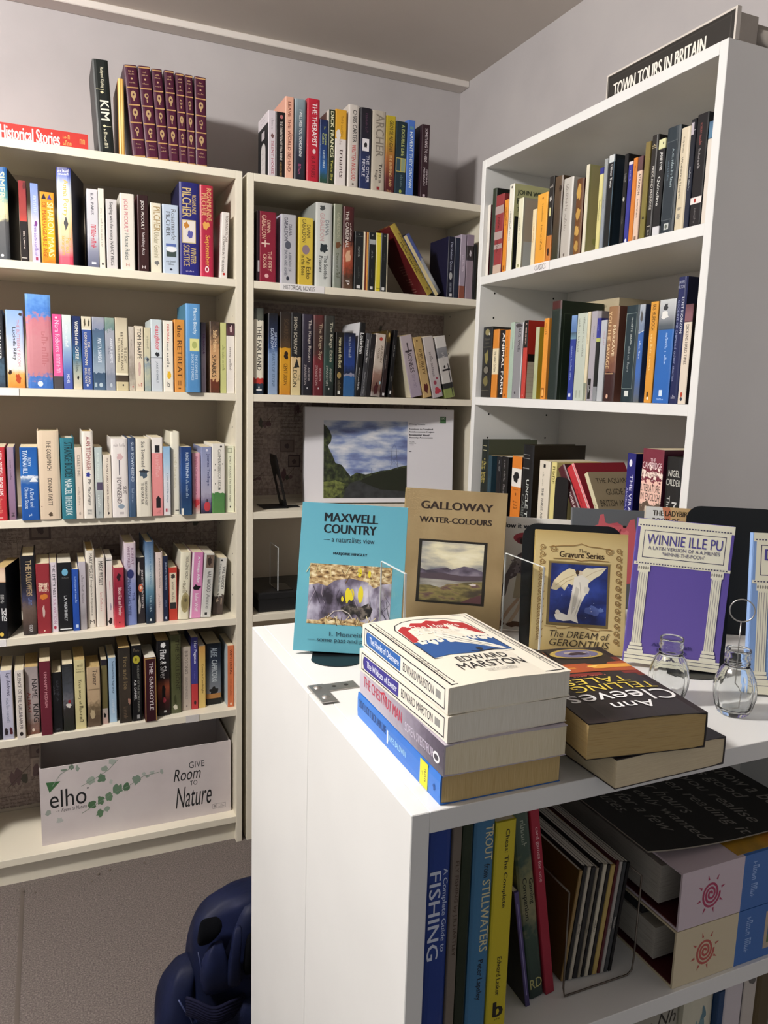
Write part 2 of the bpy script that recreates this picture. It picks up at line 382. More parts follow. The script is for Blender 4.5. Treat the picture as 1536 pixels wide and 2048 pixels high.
BOOKS=[
('A0',2.02,0,'atop the cardboard-box bookcase','books on top of the cardboard-box bookcase',[
(-.3729,.0382,.2268,.155,.02,-2.9,0,1,'','171c1a','T|KIM|e8e4d0|.43|.64|.3|.85¦T|Rudyard Kipling|cfcab0|.08|.3|.4|.66¦T|~ooooooo|cfcab0|.74|.94|.4|.62¦d|d8d0a8|.33|.36|.35|.6¦d|d8d0a8|.69|.72|.35|.6¦r|d8d0a8|.315|.32|.1|.6¦r|d8d0a8|.705|.71|.4|.9','tall black hardback lettered in cream, beside the red lying book'),
(-.3224,.0143,.1909,.155,.02,0,0,1,'d08a3c','e0b060@0 f0d890@.5 e0b060@1','r|a87828|0|1|.3|.42¦r|c89848|0|1|.7|.8','slim golden hardback squeezed against the maroon set'),
(-.2876,.0324,.2276,.155,.02,-4.9,0,1,'','@M0','','first maroon gilt volume of the set, beside the golden book'),
(-.2535,.0312,.2309,.155,.02,-4.7,0,1,'','@M1','','second maroon gilt volume of the set from the golden book'),
(-.221,.0264,.2298,.155,.02,-4.1,0,1,'','@M2','','third maroon gilt volume of the set from the golden book'),
(-.1937,.0254,.2319,.155,.02,-2.9,0,1,'','@M3','','middle volume of the seven maroon gilt books'),
(-.1675,.0217,.2298,.155,.02,-2.2,0,1,'','@M4','','third maroon gilt volume counting from the corner end'),
(-.1449,.021,.2296,.155,.02,-1.7,0,1,'','@M5','','narrow maroon gilt volume, last but one toward the corner'),
(-.123,.0305,.23,.155,.02,-.7,0,1,'','@M6','','last maroon gilt volume of the set toward the corner'),
]),
('A1',1.729,0,'top shelf, cardboard-box bookcase','books on the top shelf of the cardboard-box bookcase',[
(-.6287,.0352,.2229,.155,.012,0,-8,1,'0d1014','2a5a9a@0 3f7fa8@.2 6aa0a0@.3 d8d2a4@.42 d0c8a0@.52 4a4a4c@.6 3c4044@1~.15','T|SIMER|e0e8b0|.05|.33|.45|.85¦T|~ooooo|c8d0a0|.34|.5|.5|.75¦e|e0e0e0|.94|.97|.4|.6','thick blue and grey hardback, first at the open end'),
(-.5686,.0176,.1965,.128,.012,0,0,0,'141212','8c2f33@0 a0403c@.4 c04a40@.48 =221c1c@.5','T|BEL CANTO|e8d8d0|.62|.85|.4|.62¦r|cfc8c0|.95|.96|.1|.8¦b|5a2020|0|.12|.5|1','dark red paperback with black rounded panel on its spine'),
(-.5415,.0182,.1938,.128,.012,0,0,0,'','7f96d8@0 a8b4e4@.35 d8d4ec@.5 cfc4e4@1~.1','T|~hoyrtroalTlonya|7a5aa8|.52|.92|.3|.75¦T|~ayuyo|c8d4f4|.15|.38|.35|.7¦e|7a3c88|.47|.54|.4|.75¦r|a03858|.93|.97|.4|.7','pale blue violet paperback beside the orange one'),
(-.5195,.0329,.1761,.11,.012,0,0,0,'','e89a30@0 f0a030@.2 f8c030@.6 f0b028@.8 e07820@1~.12','T|SHARON MAAS|f8f0a8|.14|.9|.5|.92¦T|OF MARRIAGEABLE AGE|b85818|.14|.92|.12|.42¦t|2a1c30|.02|.1|.1|.45¦t|443890|.03|.1|.5|.85','bright orange paperback with yellow lettering'),
(-.4797,.0354,.2409,.155,.012,0,-14,1,'3a3a44','2c2a66@0 5b6cb8@.09 c8d0e0@.2 f0e8c8@.4 f0c890@.6 e89890@.85 d84860@.92 d04058@1','T|Anna Perry|e0a838|.12|.5|.35|.8¦T|Perfect|e8a040|.72|.88|.52|.88¦T|Strangers|e8a040|.7|.9|.2|.5¦J|~ooo ooooo|f0f0f8|.02|.05|.1|.9¦J|~ooooooo|f0f0f8|.055|.08|.15|.85¦b|1c1c24|.5|.65|.4|.75','tall sunset-coloured hardback turned to show its dark cover'),
(-.4073,.0273,.1971,.128,.012,0,0,0,'','d8d6da@0 d0cfd6@.6 8c90a4@.8 5c6078@1','T|B.A. PARIS|3a3a44|.05|.32|.35|.6¦T|~ooooooooo|c84050|.45|.75|.3|.75¦r|e8e8f0|.93|.96|.3|.7','lilac-white paperback fading to slate, beside the turned hardback'),
(-.379,.0143,.2014,.128,.012,0,0,0,'','e6e0d2','T|~hoo o ooo ooro aoao ooo|a09888|.08|.9|.3|.65¦r|302c2c|.93|.96|.35|.65','narrow cream paperback between two pale ones'),
(-.3606,.0268,.1776,.11,.012,0,0,0,'','d0cccb','T|Sleeping with the enemy NANCY PRICE|2c2a2c|.04|.95|.25|.65','short pale grey paperback with bold black lettering'),
(-.3254,.0359,.1966,.128,.012,0,0,0,'','e0dbd0','T|JODI PICOULT|c8707a|.07|.5|.2|.55¦T|House Rules|606868|.52|.86|.3|.62¦H|H|c08070|.91|.95|.35|.6','thick cream paperback with pink capitals beside the dark brown one'),
(-.2807,.0276,.1978,.128,.012,0,0,0,'5a2430','2a1416@0 381c1c@.5 301616@1','T|JODI PICOULT|e8e4e0|.07|.45|.25|.6¦T|Vanishing Acts|c8c0c0|.48|.78|.3|.65¦H|H|e8e0e0|.92|.96|.35|.65','dark brown paperback lettered in white'),
(-.2476,.0279,.1814,.11,.012,0,0,0,'','e2dcc8','T|PILCHER|a89060|.05|.4|.3|.9¦T|Under Gemini|a09878|.42|.78|.3|.8¦b|707070|.82|.9|.3|.8','ivory paperback with tan lettering beside the pale blue one'),
(-.2162,.042,.1815,.11,.012,0,0,0,'','bccadc','T|Rosamunde|70747c|.06|.5|.55|.85¦T|PILCHER|50545c|.1|.45|.22|.5¦r|3c4a48|.62|.75|.22|.85¦e|e8ecf0|.6|.68|.2|.88¦r|5468a8|.56|.6|.2|.85¦J|~ooo ooooo|606870|.8|.83|.2|.8¦J|~ooooo|606870|.84|.87|.3|.7¦e|202838|.92|.95|.42|.6','pale blue paperback with a small landscape on its spine'),
(-.1708,.0532,.2456,.155,.012,0,0,1,'25254a','23236a@0 262678@1','T|ROSAMUNDE|c8b070|.13|.33|.64|.84¦T|PILCHER|d0b878|.06|.37|.14|.6¦r|c8b888|.4|.65|.12|.82¦r|e0d8d0|.41|.64|.16|.78¦b|c08030|.41|.5|.18|.5¦b|5858a0|.5|.6|.35|.7¦T|WINTER|c8b070|.69|.87|.55|.82¦T|SOLSTICE|c8b070|.67|.9|.18|.5¦J|~oooooo|b8b0c8|.94|.96|.3|.7','tall navy hardback with gilt lettering and framed picture'),
(-.1153,.0365,.244,.155,.012,0,0,1,'','b02a40@0 a82440@.5 b82848@1','T|ROSAMUNDE|d8b078|.03|.38|.5|.85¦T|PILCHER|d8b078|.09|.33|.12|.48¦T|September|d8a848|.54|.88|.3|.75¦b|d8a050|.38|.5|.1|.75¦e|f0e0e0|.88|.95|.35|.65¦e|901838|.895|.935|.42|.58','tall crimson hardback with gold lettering beside the navy one'),
(-.061,.0203,.1782,.11,.012,2.3,0,0,'','e2dcd6','T|ROSAMUNDE PILCHER|706058|.05|.45|.5|.85¦T|FLOWERS IN THE RAIN|605850|.36|.9|.2|.5¦e|b03028|.92|.96|.35|.7','small white paperback standing alone near the upright'),
]),
('A2',1.4083,0,'second shelf, cardboard-box bookcase','books on the second shelf of the cardboard-box bookcase',[
(-.6445,.0268,.1965,.128,.01,0,0,0,'','20222a@0 242830@.6 4a6478@.75 303c4c@1~.3','T|THE LOVE LETTER|e8e8e8|.06|.63|.4|.75','black paperback with white lettering, first at the open end'),
(-.6114,.0403,.1974,.128,.01,0,0,0,'','8fb0e0@0 b0c4ea@.3 e4e4ee@.6 f0e8e0@.75 e8b060@.82 d88838@1~.06','T|Lucinda Riley|20242c|.2|.66|.32|.56¦T|THE BUTTERFLY ROOM|c890a0|.12|.72|.6|.78¦b|b84820|.8|.95|.4|.8¦b|301c18|.76|.84|.02|.25¦b|40302c|.02|.08|.75|.98','pale sky-blue paperback with orange foot'),
(-.5643,.0599,.2409,.155,.01,0,0,1,'d87888','6ca0e0@0 4a80d0@.18 =@.19 5a8cd0@.2 c87c88@.26 c88890@.5 c08088@.84 4878c0@.9 3868b4@1~.22','T|~ooooooo|b87078|.35|.8|.6|.85¦e|d8e4f4|.92|.98|.38|.6','very tall thick pink and blue hardback'),
(-.5014,.023,.1935,.15,.01,0,0,0,'','d8508c@0 e0609a@.8 =4a4648@.83','T|Nora Roberts|f8c8e0|.08|.5|.25|.75¦T|~ooooooo|f0b8d4|.53|.78|.3|.7¦e|f8d0e8|.03|.06|.3|.55','bright pink paperback with dark foot beside the tall one'),
(-.4774,.0222,.1933,.128,.01,0,0,0,'','dce4e0@0 c8dce4@.3 8ca8cc@.5 5870b8@.75 4a58a8@1','T|~oooo ooooo|e8f0f4|.12|.45|.3|.6¦T|MICHEL|f0f4f8|.8|.92|.35|.65','white to blue paperback beside the pink one'),
(-.4532,.0214,.1917,.128,.01,0,0,0,'','1e2c58@0 22386c@.35 3a6a88@.55 a8b0a4@.75 d8ccb0@1~.1','T|WOMEN of the CASTLE|f0ece0|.07|.58|.3|.68¦b|1c1c1c|.8|.87|.4|.7¦T|~oooooo|404848|.62|.76|.3|.75','dark navy paperback turning sandy below, bold white lettering'),
(-.4298,.0246,.1922,.128,.01,0,0,0,'','=d8d0b8@0 =f0ece0@.17 =3a5496@.18','T|THE|e0d8c0|.34|.42|.6|.8¦T|LONGHORSEMAN|e0d8c0|.22|.66|.25|.52¦T|RICHARD|e0d8c0|.7|.92|.55|.75¦T|SKELTON|e0d8c0|.7|.9|.2|.42¦b|58503c|.01|.15|.2|.45¦b|4c4a3c|.02|.15|.6|.85¦e|d8e0f0|.92|.96|.35|.55','blue paperback with cream picture across its head'),
(-.4031,.0312,.1925,.128,.01,0,0,0,'','9ca0ac@0 8890a8@.14 =4c627e@.17 5a7890@.4 98a8b8@.75 =38506a@.76 48607c@1~.1','T|ANITA SHREVE|d8e0e8|.28|.62|.4|.7¦e|b8c8d0|.9|.96|.45|.75¦r|a8b8c0|.9|.96|.08|.28','slate-blue seascape paperback with broad pale lettering'),
(-.3709,.0242,.1928,.128,.01,0,0,0,'','889c90@0 6c8884@.14 =a0a4b0@.17 9ca0ac@.7 808898@.8 8890a0@1~.15','T|ANITA SHREVE|e0e4e8|.28|.62|.5|.75¦T|~oooooo|606878|.35|.55|.25|.42¦e|c0c8d0|.9|.96|.4|.65','misty grey paperback beside the slate-blue seascape'),
(-.3451,.0321,.1946,.128,.01,0,0,0,'','b8ac94@0 d4cab0@.2 d0c6a8@.7 =ece4cc@.76 =3c342c@.79 4a4034@.85 =c8bc98@.88','T|THE LIGHT|504438|.4|.62|.68|.88¦T|BETWEEN OCEANS|504438|.2|.72|.42|.62¦T|M.L. STEDMAN|605444|.28|.6|.18|.34¦e|282420|.91|.94|.5|.62','beige paperback with dark band near its foot'),
(-.3107,.0146,.1729,.11,.01,0,0,0,'','c4bcb0@0 b4aaa0@.4 90887c@.7 bcb4a4@1~.4','T|~oooooo|787068|.1|.4|.35|.6¦e|b83028|.92|.95|.5|.7','thin mottled greige paperback beside the cream one with bold lettering'),
(-.2949,.0226,.1755,.11,.01,0,0,0,'','ded2bc','T|TOM SHARPE|26221e|.04|.5|.3|.75¦b|c8a8a0|.54|.8|.3|.7¦J|~ooo|a03830|.88|.93|.3|.75','cream paperback with bold black capitals'),
(-.27,.0165,.1725,.11,.01,0,0,0,'','cfc6a8@0 c8c4a8@.45 8898a0@.55 b4b8a0@.75 90a0a0@1~.25','T|~oooooooo|787868|.06|.4|.4|.7¦e|384050|.47|.53|.3|.7','narrow sandy paperback with blue patches'),
(-.2523,.0297,.1956,.128,.01,0,0,0,'','c4d0d4@0 d4dce0@.4 =889098@.525 =d0d4da@.535 c4ccd4@1','T|daughter|d05868|.08|.42|.3|.8¦b|202428|.44|.52|.3|.8¦T|JANE SHEMILT|687480|.58|.88|.4|.62','pale grey-blue paperback with red lettering and small silhouettes'),
(-.2198,.0271,.1947,.128,.01,0,0,0,'','ece6d8','T|DEBORAH|c83838|.05|.3|.4|.62¦T|~oooo oooooo|282828|.3|.65|.35|.65¦b|e8b830|.68|.83|.3|.8¦H|b|202020|.86|.93|.4|.65','white paperback with yellow blot near its foot'),
(-.189,.0279,.1991,.128,.01,0,0,0,'','d08c3c@0 d8944a@1','T|the RETREAT|5c3818|.07|.8|.28|.72¦r|7c4c20|.84|.91|.35|.42¦r|7c4c20|.84|.91|.55|.62¦r|6c4018|.94|.96|.35|.6','ochre paperback with large brown lettering'),
(-.1605,.0397,.2427,.155,-.012,0,0,1,'4a7c98','5c94c8@0 5088bc@1','T|Maeve Binchy|d4e4ec|.05|.34|.45|.75¦r|d8d890|.39|.53|.25|.9¦e|a8b068|.42|.5|.4|.75¦T|THE COMPLETE|c4d8e8|.57|.85|.6|.78¦T|SHORT STORIES|c4d8e8|.56|.86|.35|.52','tall light blue hardback standing proud of the row'),
(-.1156,.0137,.1959,.15,.01,0,0,0,'','4c4450@0 6c6078@.2 b0a4b4@.5 a498a8@1','T|Notebook|5c3468|.17|.45|.35|.8¦T|~oooooo|8c8090|.5|.9|.4|.7','narrow lilac-grey paperback against the tall blue hardback'),
(-.0894,.0264,.2004,.128,.01,0,0,0,'d8b898','3c3028@0 5c4838@.15 c09468@.4 d0a878@.75 =6c3420@.82 583020@1~.25','T|SPARKS|382818|.47|.78|.15|.62¦T|Safe Haven|e0c090|.12|.42|.3|.75','brown sunset paperback beside the lime one'),
(-.0604,.0165,.1984,.128,.01,0,0,0,'','c4c684','T|~ooo oooo oooooo|787c48|.1|.9|.3|.65','slim lime-yellow paperback'),
(-.0432,.0235,.1983,.128,.01,0,0,0,'','=2c2024@0 583840@.1 =302428@.17 =e6e0d8@.18','T|~ooooo oooooo|685c58|.22|.8|.35|.62¦b|c8b0b0|.02|.14|.35|.75','white paperback with dark square photograph at its head'),
]),
('A3',1.0595,0,'third shelf, cardboard-box bookcase','books on the third shelf of the cardboard-box bookcase',[
(-.6634,.0357,.1942,.15,.005,0,0,0,'','b83038','T|VERY BRITISH PROBLEMS|f0e4e0|.05|.66|.45|.8¦T|~oooooooo|d88878|.7|.9|.5|.7¦r|e0b0a8|.955|.97|.4|.7','thick red paperback with tall white lettering'),
(-.623,.0167,.1939,.128,.011,0,0,0,'','9c889c@0 907490@.6 84687c@1~.12','T|~oooooo ooooooo|4c3c50|.08|.55|.35|.6¦T|H|202020|.9|.95|.3|.75','slim mauve paperback between red and blue ones'),
(-.5921,.0425,.1945,.128,-.006,0,0,0,'3a78b8','1f58a4@0 2464b0@.35 =2464b0@.38 e8f0f8@.4 6888b0@.44 2058a4@.5 1c509c@1~.05','T|REAY|c8dcf0|.14|.26|.45|.62¦T|TANNAHILL|dce8f4|.04|.36|.16|.42¦T|A Dark and|c8d8ec|.56|.82|.5|.72¦T|Distant Shore|c8d8ec|.55|.84|.2|.42¦t|e8eef4|.39|.47|.5|.98¦H|yl|d0dcec|.91|.95|.35|.6','bright blue paperback with white mountain on its spine'),
(-.549,.0528,.2378,.155,-.004,0,0,1,'','decab0@0 d8c4ac@1','T|THE GOLDFINCH|302820|.11|.44|.42|.62¦T|DONNA TARTT|302820|.53|.84|.42|.62¦b|504030|.91|.97|.38|.65¦e|806050|.845|.855|.08|.14','thick beige hardback with handwritten black lettering'),
(-.4933,.0348,.2197,.155,-.012,0,0,1,'','2f7484','T|STRANGE BODIES|14242c|.05|.48|.28|.85¦T|MARCEL THEROUX|d8e4e4|.5|.95|.25|.75','teal hardback with tall black and white lettering'),
(-.4574,.0176,.1943,.128,-.012,0,0,0,'','decfc0','T|CELESTINE|807870|.1|.4|.3|.7¦T|~oooooo oooooo|a09488|.5|.85|.35|.6¦e|b0a498|.9|.95|.35|.65','cream paperback snug beside the teal hardback'),
(-.4388,.0282,.2378,.155,-.012,0,0,1,'','e8e2d8','T|ALAN TITCHMARSH|8c3034|.06|.43|.35|.75¦b|2c3890|.46|.53|.25|.75¦T|Mr. MacGregor|242424|.55|.85|.35|.72¦r|d0ccc4|.89|.96|.3|.75¦J|~ooo|606060|.9|.92|.35|.7¦J|~ooo|606060|.93|.95|.35|.7','tall white hardback with blue rosette on its spine'),
(-.4075,.019,.1946,.128,-.012,0,0,0,'','b4c4c4@0 c4ccc8@.45 a8b0b0@.65 b0b8b8@1~.08','T|Rose Tremain|d8e4e0|.08|.44|.3|.6¦r|504860|.49|.6|.2|.95¦T|~oooooo|dce4e0|.64|.88|.3|.65¦H|H|506068|.9|.95|.4|.65','pale aqua paperback with dusky patch mid-spine'),
(-.3864,.0202,.1741,.11,-.012,0,0,0,'','e2d8c8','T|MY FAMILY AND OTHER DISASTERS|5c4038|.05|.9|.4|.62¦b|282020|.9|.95|.45|.7','short cream paperback with fine brown lettering'),
(-.3649,.0425,.2187,.155,-.012,0,0,1,'','e6e0dc','T|SUE|706868|.6|.7|.68|.88¦T|TOWNSEND|605858|.48|.82|.3|.6¦J|~oooo ooooo|a8a0a0|.06|.1|.15|.85¦r|484858|.27|.46|.45|.5¦e|8898a8|.83|.89|.35|.75¦b|d0b0b0|.18|.28|.25|.8¦r|c0b8b8|.93|.96|.45|.7','thick white hardback with scattered grey doodles'),
(-.3208,.0193,.22,.155,-.012,0,0,1,'','3c4c68@0 4c6080@.5 38506a@1~.2','T|SUE TOWNSEND|c8d4e0|.05|.55|.4|.75¦T|~oooooooo|98a8bc|.58|.88|.4|.7','slim slate-blue hardback between two white ones'),
(-.3001,.0395,.2191,.155,-.012,0,0,1,'','e2dccc','T|Sue Townsend|585450|.04|.36|.35|.6¦b|485868|.38|.52|.2|.85¦b|2c3038|.4|.44|.1|.9¦T|THE WOMAN WHO WENT|403c38|.54|.86|.56|.72¦T|TO BED FOR A YEAR|302c28|.56|.84|.3|.5','white hardback with dark tree-like figure mid-spine'),
(-.2577,.0302,.2217,.128,-.006,0,0,0,'','=ece6e0@0 =e0dcd8@.19 =e09090@.2','r|202024|.1|.19|.3|.72¦T|~oooooooooo|e8b0b0|.22|.5|.35|.75¦r|201c20|.78|.9|.35|.75¦t|201c20|.74|.785|.32|.78¦J|~ooo|c07878|.93|.97|.4|.75','pink hardback with white head and black window shapes'),
(-.226,.0195,.1962,.128,-.004,0,0,0,'','8cb4d8@0 a8c8e0@.25 d8dce4@.5 e4e0e0@1','T|Love and Marriage|8898a8|.35|.85|.35|.7¦r|b04858|.9|.95|.25|.5¦r|d8d0d0|.9|.95|.55|.8','pale blue to white paperback beside the ivory hardback'),
(-.2038,.0247,.2365,.155,.007,0,0,1,'','e6e2d0','T|~oooo oooooooo|d0c8a8|.1|.85|.35|.7¦r|282420|.945|.955|.45|.85','tall plain ivory hardback'),
(-.1785,.03,.1955,.128,-.012,0,0,0,'','1f3a70@0 284c88@.4 1e3860@.75 2a4c70@1~.15','T|ROSE TREMAIN|d0dce8|.08|.45|.45|.7¦T|~ooo ooooo oooo|a8bcd0|.48|.75|.45|.7¦r|f0ece0|.9|1|0|.22','dark blue paperback with white corner label at its foot'),
(-.145,.0227,.1768,.11,.001,0,0,0,'','e0a8b8@0 d89cb0@.7 c04850@.8 d8c8c0@1~.12','T|English Correspondence|a04868|.06|.68|.3|.65¦b|c03840|.74|.9|.15|.9','slim pink paperback with red foot'),
(-.1195,.0306,.1943,.128,.003,0,0,0,'','8890b4@0 9ca0bc@.4 a8a4b8@.7 605878@.85 302c40@1~.1','T|Joanna Trollope|384068|.1|.58|.5|.82¦e|c04048|.82|.97|.25|.85¦e|d8d8e8|.03|.07|.45|.65¦r|302030|.78|.83|.5|.6','lavender paperback with red fruit at its foot'),
(-.0877,.0374,.2034,.128,.003,0,0,0,'','=e8e4da@0 =e4e0d4@.7 =4c8048@.71 5c8c50@1~.1','T|CARMEN REBECCA EKKES|686860|.08|.66|.45|.68¦b|303030|.02|.06|.6|.8¦b|404040|.28|.31|.2|.3¦b|404040|.36|.39|.15|.28¦b|404040|.28|.3|.75|.85¦b|404040|.56|.59|.2|.3¦b|404040|.63|.67|.5|.6','white paperback with grassy green foot'),
(-.0471,.0262,.1961,.128,.012,0,0,0,'','e4e6cc','r|a8ac90|.03|.1|.25|.75¦r|dcdec4|.04|.09|.32|.68¦T|EMILY WOODS The Second Angel|706c58|.15|.85|.4|.62¦b|202020|.9|.94|.45|.65','pale lime paperback at the end beside the upright'),
]),
('A4',.7355,0,'fourth shelf, cardboard-box bookcase','books on the fourth shelf of the cardboard-box bookcase',[
(-.6681,.0289,.1973,.128,.009,0,-14,0,'16161a','=c8a890@0 e0c8b0@.1 =c09878@.2 =121218@.21','H|ld|f0f0f0|.57|.66|.55|.95¦H|ns|f0f0f0|.67|.75|.55|.98¦e|d8b850|.91|.97|.3|.65¦T|~oooo|a8a8a8|.38|.5|.5|.8','black book turned outward, cream picture at its head'),
(-.6024,.0347,.2223,.155,.016,0,0,1,'','15161e@0 1a1b28@.4 3c3c58@.55 685850@.65 584840@.8 2c2828@1~.1','T|THE|c0a880|.05|.18|.35|.75¦T|FOLLOWERS|b8a078|.2|.5|.35|.75¦T|~ooo|6070a0|.52|.62|.45|.7¦T|OXXX|d8d8d8|.87|.96|.45|.7','tall dark hardback with gilt capitals and open white endpapers'),
(-.5657,.0342,.1979,.128,.019,0,0,0,'','8c2c34','T|Sarah|f0dcc0|.27|.36|.55|.9¦T|Waters|f0dcc0|.27|.37|.2|.52¦H|Sarah|f0dcc8|.27|.33|.15|.9¦H|Waters|f0dcc8|.34|.4|.15|.9¦b|c87830|.42|.52|.15|.85¦b|c8b0a8|.55|.8|.35|.6¦e|e8d8c8|.95|.97|.45|.55','dark red paperback with pale feather on its spine'),
(-.5305,.0178,.1982,.128,.025,0,0,0,'','dcd2dc','T|THE EMPTY NEST|202028|.03|.5|.35|.75¦T|SUE WATSON|b888a8|.52|.88|.35|.75¦e|a83048|.91|.96|.3|.7','lilac-white paperback with bold black lettering'),
(-.5106,.0349,.1967,.128,.024,0,0,0,'','15161a','e|70b0d0|.09|.19|.3|.75¦J|~oooooo|787878|.21|.23|.3|.8¦T|L.A. WEATHERLY|d8dce0|.48|.85|.4|.62¦r|d8dce0|.96|.975|.05|.95','black paperback with light blue disc near its head'),
(-.4747,.0171,.177,.11,.019,0,0,0,'','2850a8@0 1e48a0@1','T|In Warsaw~ooooooooo|a8c0e8|.04|.62|.4|.7¦r|c8d8f0|.9|.95|.4|.8','thin royal-blue paperback beside the black one'),
(-.4564,.0183,.1962,.128,.024,0,0,0,'','bcb6c0@0 b0aab0@.6 908c90@.8 a8a4a8@1~.12','T|~oooo ooooo oooooo|70686c|.06|.75|.35|.65','slim lilac-grey paperback beside the blue one'),
(-.4365,.0229,.2246,.155,.035,0,0,1,'','e2dcd0','T|MARY WESLEY|38342e|.04|.36|.4|.75¦T|Imaginative Experience|706a60|.38|.84|.4|.7¦H|M|302c28|.9|.95|.3|.8','tall white hardback with serif black lettering'),
(-.4113,.0253,.2023,.155,.036,0,0,1,'','e0dad0','T|MARY WESLEY|1c1a18|.05|.4|.3|.75¦T|~oooooooooo|c89090|.48|.8|.4|.65','white hardback with heavy black lettering beside the taller one'),
(-.3824,.0167,.1999,.128,.041,0,0,0,'','dcd8d4','r|202020|.03|.045|.05|.9¦T|~ooooooo|c89098|.25|.55|.4|.65¦b|181818|.87|1|.1|.9¦b|9c98a8|.65|.8|.4|.75','slim white paperback with black cat shape at its foot'),
(-.365,.0275,.1758,.11,.012,0,0,0,'','a83848@0 8c2438@.3 801c38@.6 b83848@.75 d85058@1~.06','T|Blood Kiss and Powder|f0d8d8|.33|.8|.4|.75¦b|281018|.07|.24|.25|.75¦e|601820|.9|.93|.4|.55','short red paperback with black sketch near its head'),
(-.3342,.0317,.2425,.155,.026,0,0,1,'','d4c4cc@0 c0b8cc@.3 8c98c8@.5 7888c0@1~.1','T|ROBERT|806078|.06|.26|.6|.8¦T|WHITAKER|806078|.04|.3|.28|.5¦e|2c3468|.32|.43|.2|.8¦T|THE|303c68|.6|.7|.62|.82¦T|MAPMAKERS WIFE|303c68|.44|.88|.25|.52','tall pale blue hardback with dark blue blot'),
(-.3005,.0222,.1973,.128,.034,0,0,0,'','201c20@0 2c282c@1~.3','T|JEANETTE WINTERSON|d0c8c8|.1|.85|.5|.8¦e|c86848|.4|.52|.2|.75¦e|e8d8c0|.43|.48|.35|.6¦b|b8b0a8|.04|.3|.1|.45¦b|b0a8a0|.55|.9|.1|.5','black flowered paperback with red ring on its spine'),
(-.2769,.0248,.2433,.155,.024,0,0,1,'','405c80@0 88a4c0@.25 b8ccd4@.4 5c88a0@.6 203850@.8 182434@1','T|JEANETTE WINTERSON|4878a0|.05|.55|.4|.65¦T|THE LIES|a8c0cc|.6|.9|.4|.65¦e|d8e0e0|.94|.97|.4|.62','tall blue gradient hardback'),
(-.2499,.0226,.2091,.155,.031,0,0,1,'','dccac4','T|JEANETTE WINTERSON|80706c|.08|.5|.45|.68¦T|~ooooooo|b09c98|.53|.85|.4|.7','pinkish cream hardback beside the blue gradient one'),
(-.2262,.0137,.1969,.128,.034,0,0,0,'','1c2440','T|JEANETTE WINTERSON|a8b4cc|.05|.55|.35|.7¦T|~ooooooo|8490b0|.57|.88|.4|.65¦e|c0c8d8|.93|.97|.3|.65','narrow dark navy paperback'),
(-.2101,.0242,.1606,.11,.037,0,0,0,'','b83c30','r|dcd0b8|.1|.78|.1|.88¦r|2c2c2c|.66|.78|.12|.85¦b|383430|.12|.22|.2|.85¦T|~oooo oooo|686050|.27|.62|.35|.65','short red paperback with cream label panel'),
(-.1853,.0309,.204,.155,.032,3,0,1,'d8d4c4','e4dfc8','T|THE BLAZING WORLD|585240|.05|.4|.5|.75¦T|~ooooo|787058|.42|.6|.3|.75¦e|a89c70|.6|.9|.2|1¦e|8c8058|.64|.86|.32|.9¦b|585038|.68|.75|.45|.8','thick ivory hardback with bronze coin on its spine, leaning'),
(-.1513,.0326,.2003,.128,.035,3.1,0,0,'','d084b4@0 d890bc@1','r|ece4e8|0|1|0|.16¦T|A Vintage Affair|e8f0f0|.06|.46|.45|.75¦b|101014|.48|.58|.08|.95¦T|Isabel Wolff|f0e4ec|.62|.9|.4|.7','pink leaning paperback with black bow'),
(-.1181,.0291,.1958,.128,.032,3.9,0,0,'','c4c4c0@0 d0d0cc@1','r|6c5c50|.02|.22|.2|.95¦b|302420|.03|.2|.3|.8¦T|VAL WOOD|484848|.27|.6|.4|.8¦T|Annie|888888|.63|.86|.4|.8¦r|303030|.92|.96|.35|.6','leaning pale grey paperback with portrait at its head'),
(-.08,.0309,.1767,.11,.051,4.9,0,0,'','c8c8c4@0 d0d0c8@.62 =504844@.66 483c38@1~.2','T|VAL WOOD|404040|.15|.55|.62|.9¦T|The Long Walk Home|687070|.1|.6|.28|.5¦r|303030|.03|.06|.4|.6¦b|b0a090|.7|.8|.2|.5¦b|988878|.68|.85|.65|.85','leaning pale grey paperback with dark photograph at its foot'),
]),
('A5',.4447,0,'fifth shelf, cardboard-box bookcase','books on the fifth shelf of the cardboard-box bookcase',[
(-.6869,.0213,.1984,.128,.012,0,0,0,'','16161e','','black book mostly out of view at the open end'),
(-.6642,.028,.1986,.128,.008,0,0,0,'','b8b8d0@0 c0c0d4@.6 b0b0c4@1','T|Lyn Andrews|3c3c58|.04|.36|.4|.85¦T|~oooooooooo|8088a0|.4|.75|.4|.7¦b|282028|.82|.96|.15|.5¦b|4c1c24|.8|.96|.55|.9','pale lavender paperback with small figures at its foot'),
(-.6288,.0219,.1981,.128,.001,0,0,0,'d8b860','dcd4cc','T|SILENCE OF THE GIRLS BARKER|50484c|.04|.86|.3|.7¦e|282020|.9|.96|.3|.7¦T|PAT|807880|.62|.68|.3|.6','white paperback with grey capitals and yellowed page edge'),
(-.6046,.0334,.1974,.128,.02,0,0,0,'','9c9494@0 b0a4a4@.3 a09490@.7 806860@.85 704838@1~.2','T|NAME|1c1a1c|.18|.46|.52|.9¦T|KING|1c1a1c|.55|.82|.55|.95¦T|ALBERT|8c3c34|.3|.75|.15|.4¦e|d8c8b8|.91|.96|.4|.6','greige paperback with large black capitals'),
(-.5669,.0283,.2158,.128,.001,0,0,0,'','64202f','T|UNHAPPY MEDIUM|c89098|.14|.62|.4|.65','plain maroon paperback with narrow pink lettering'),
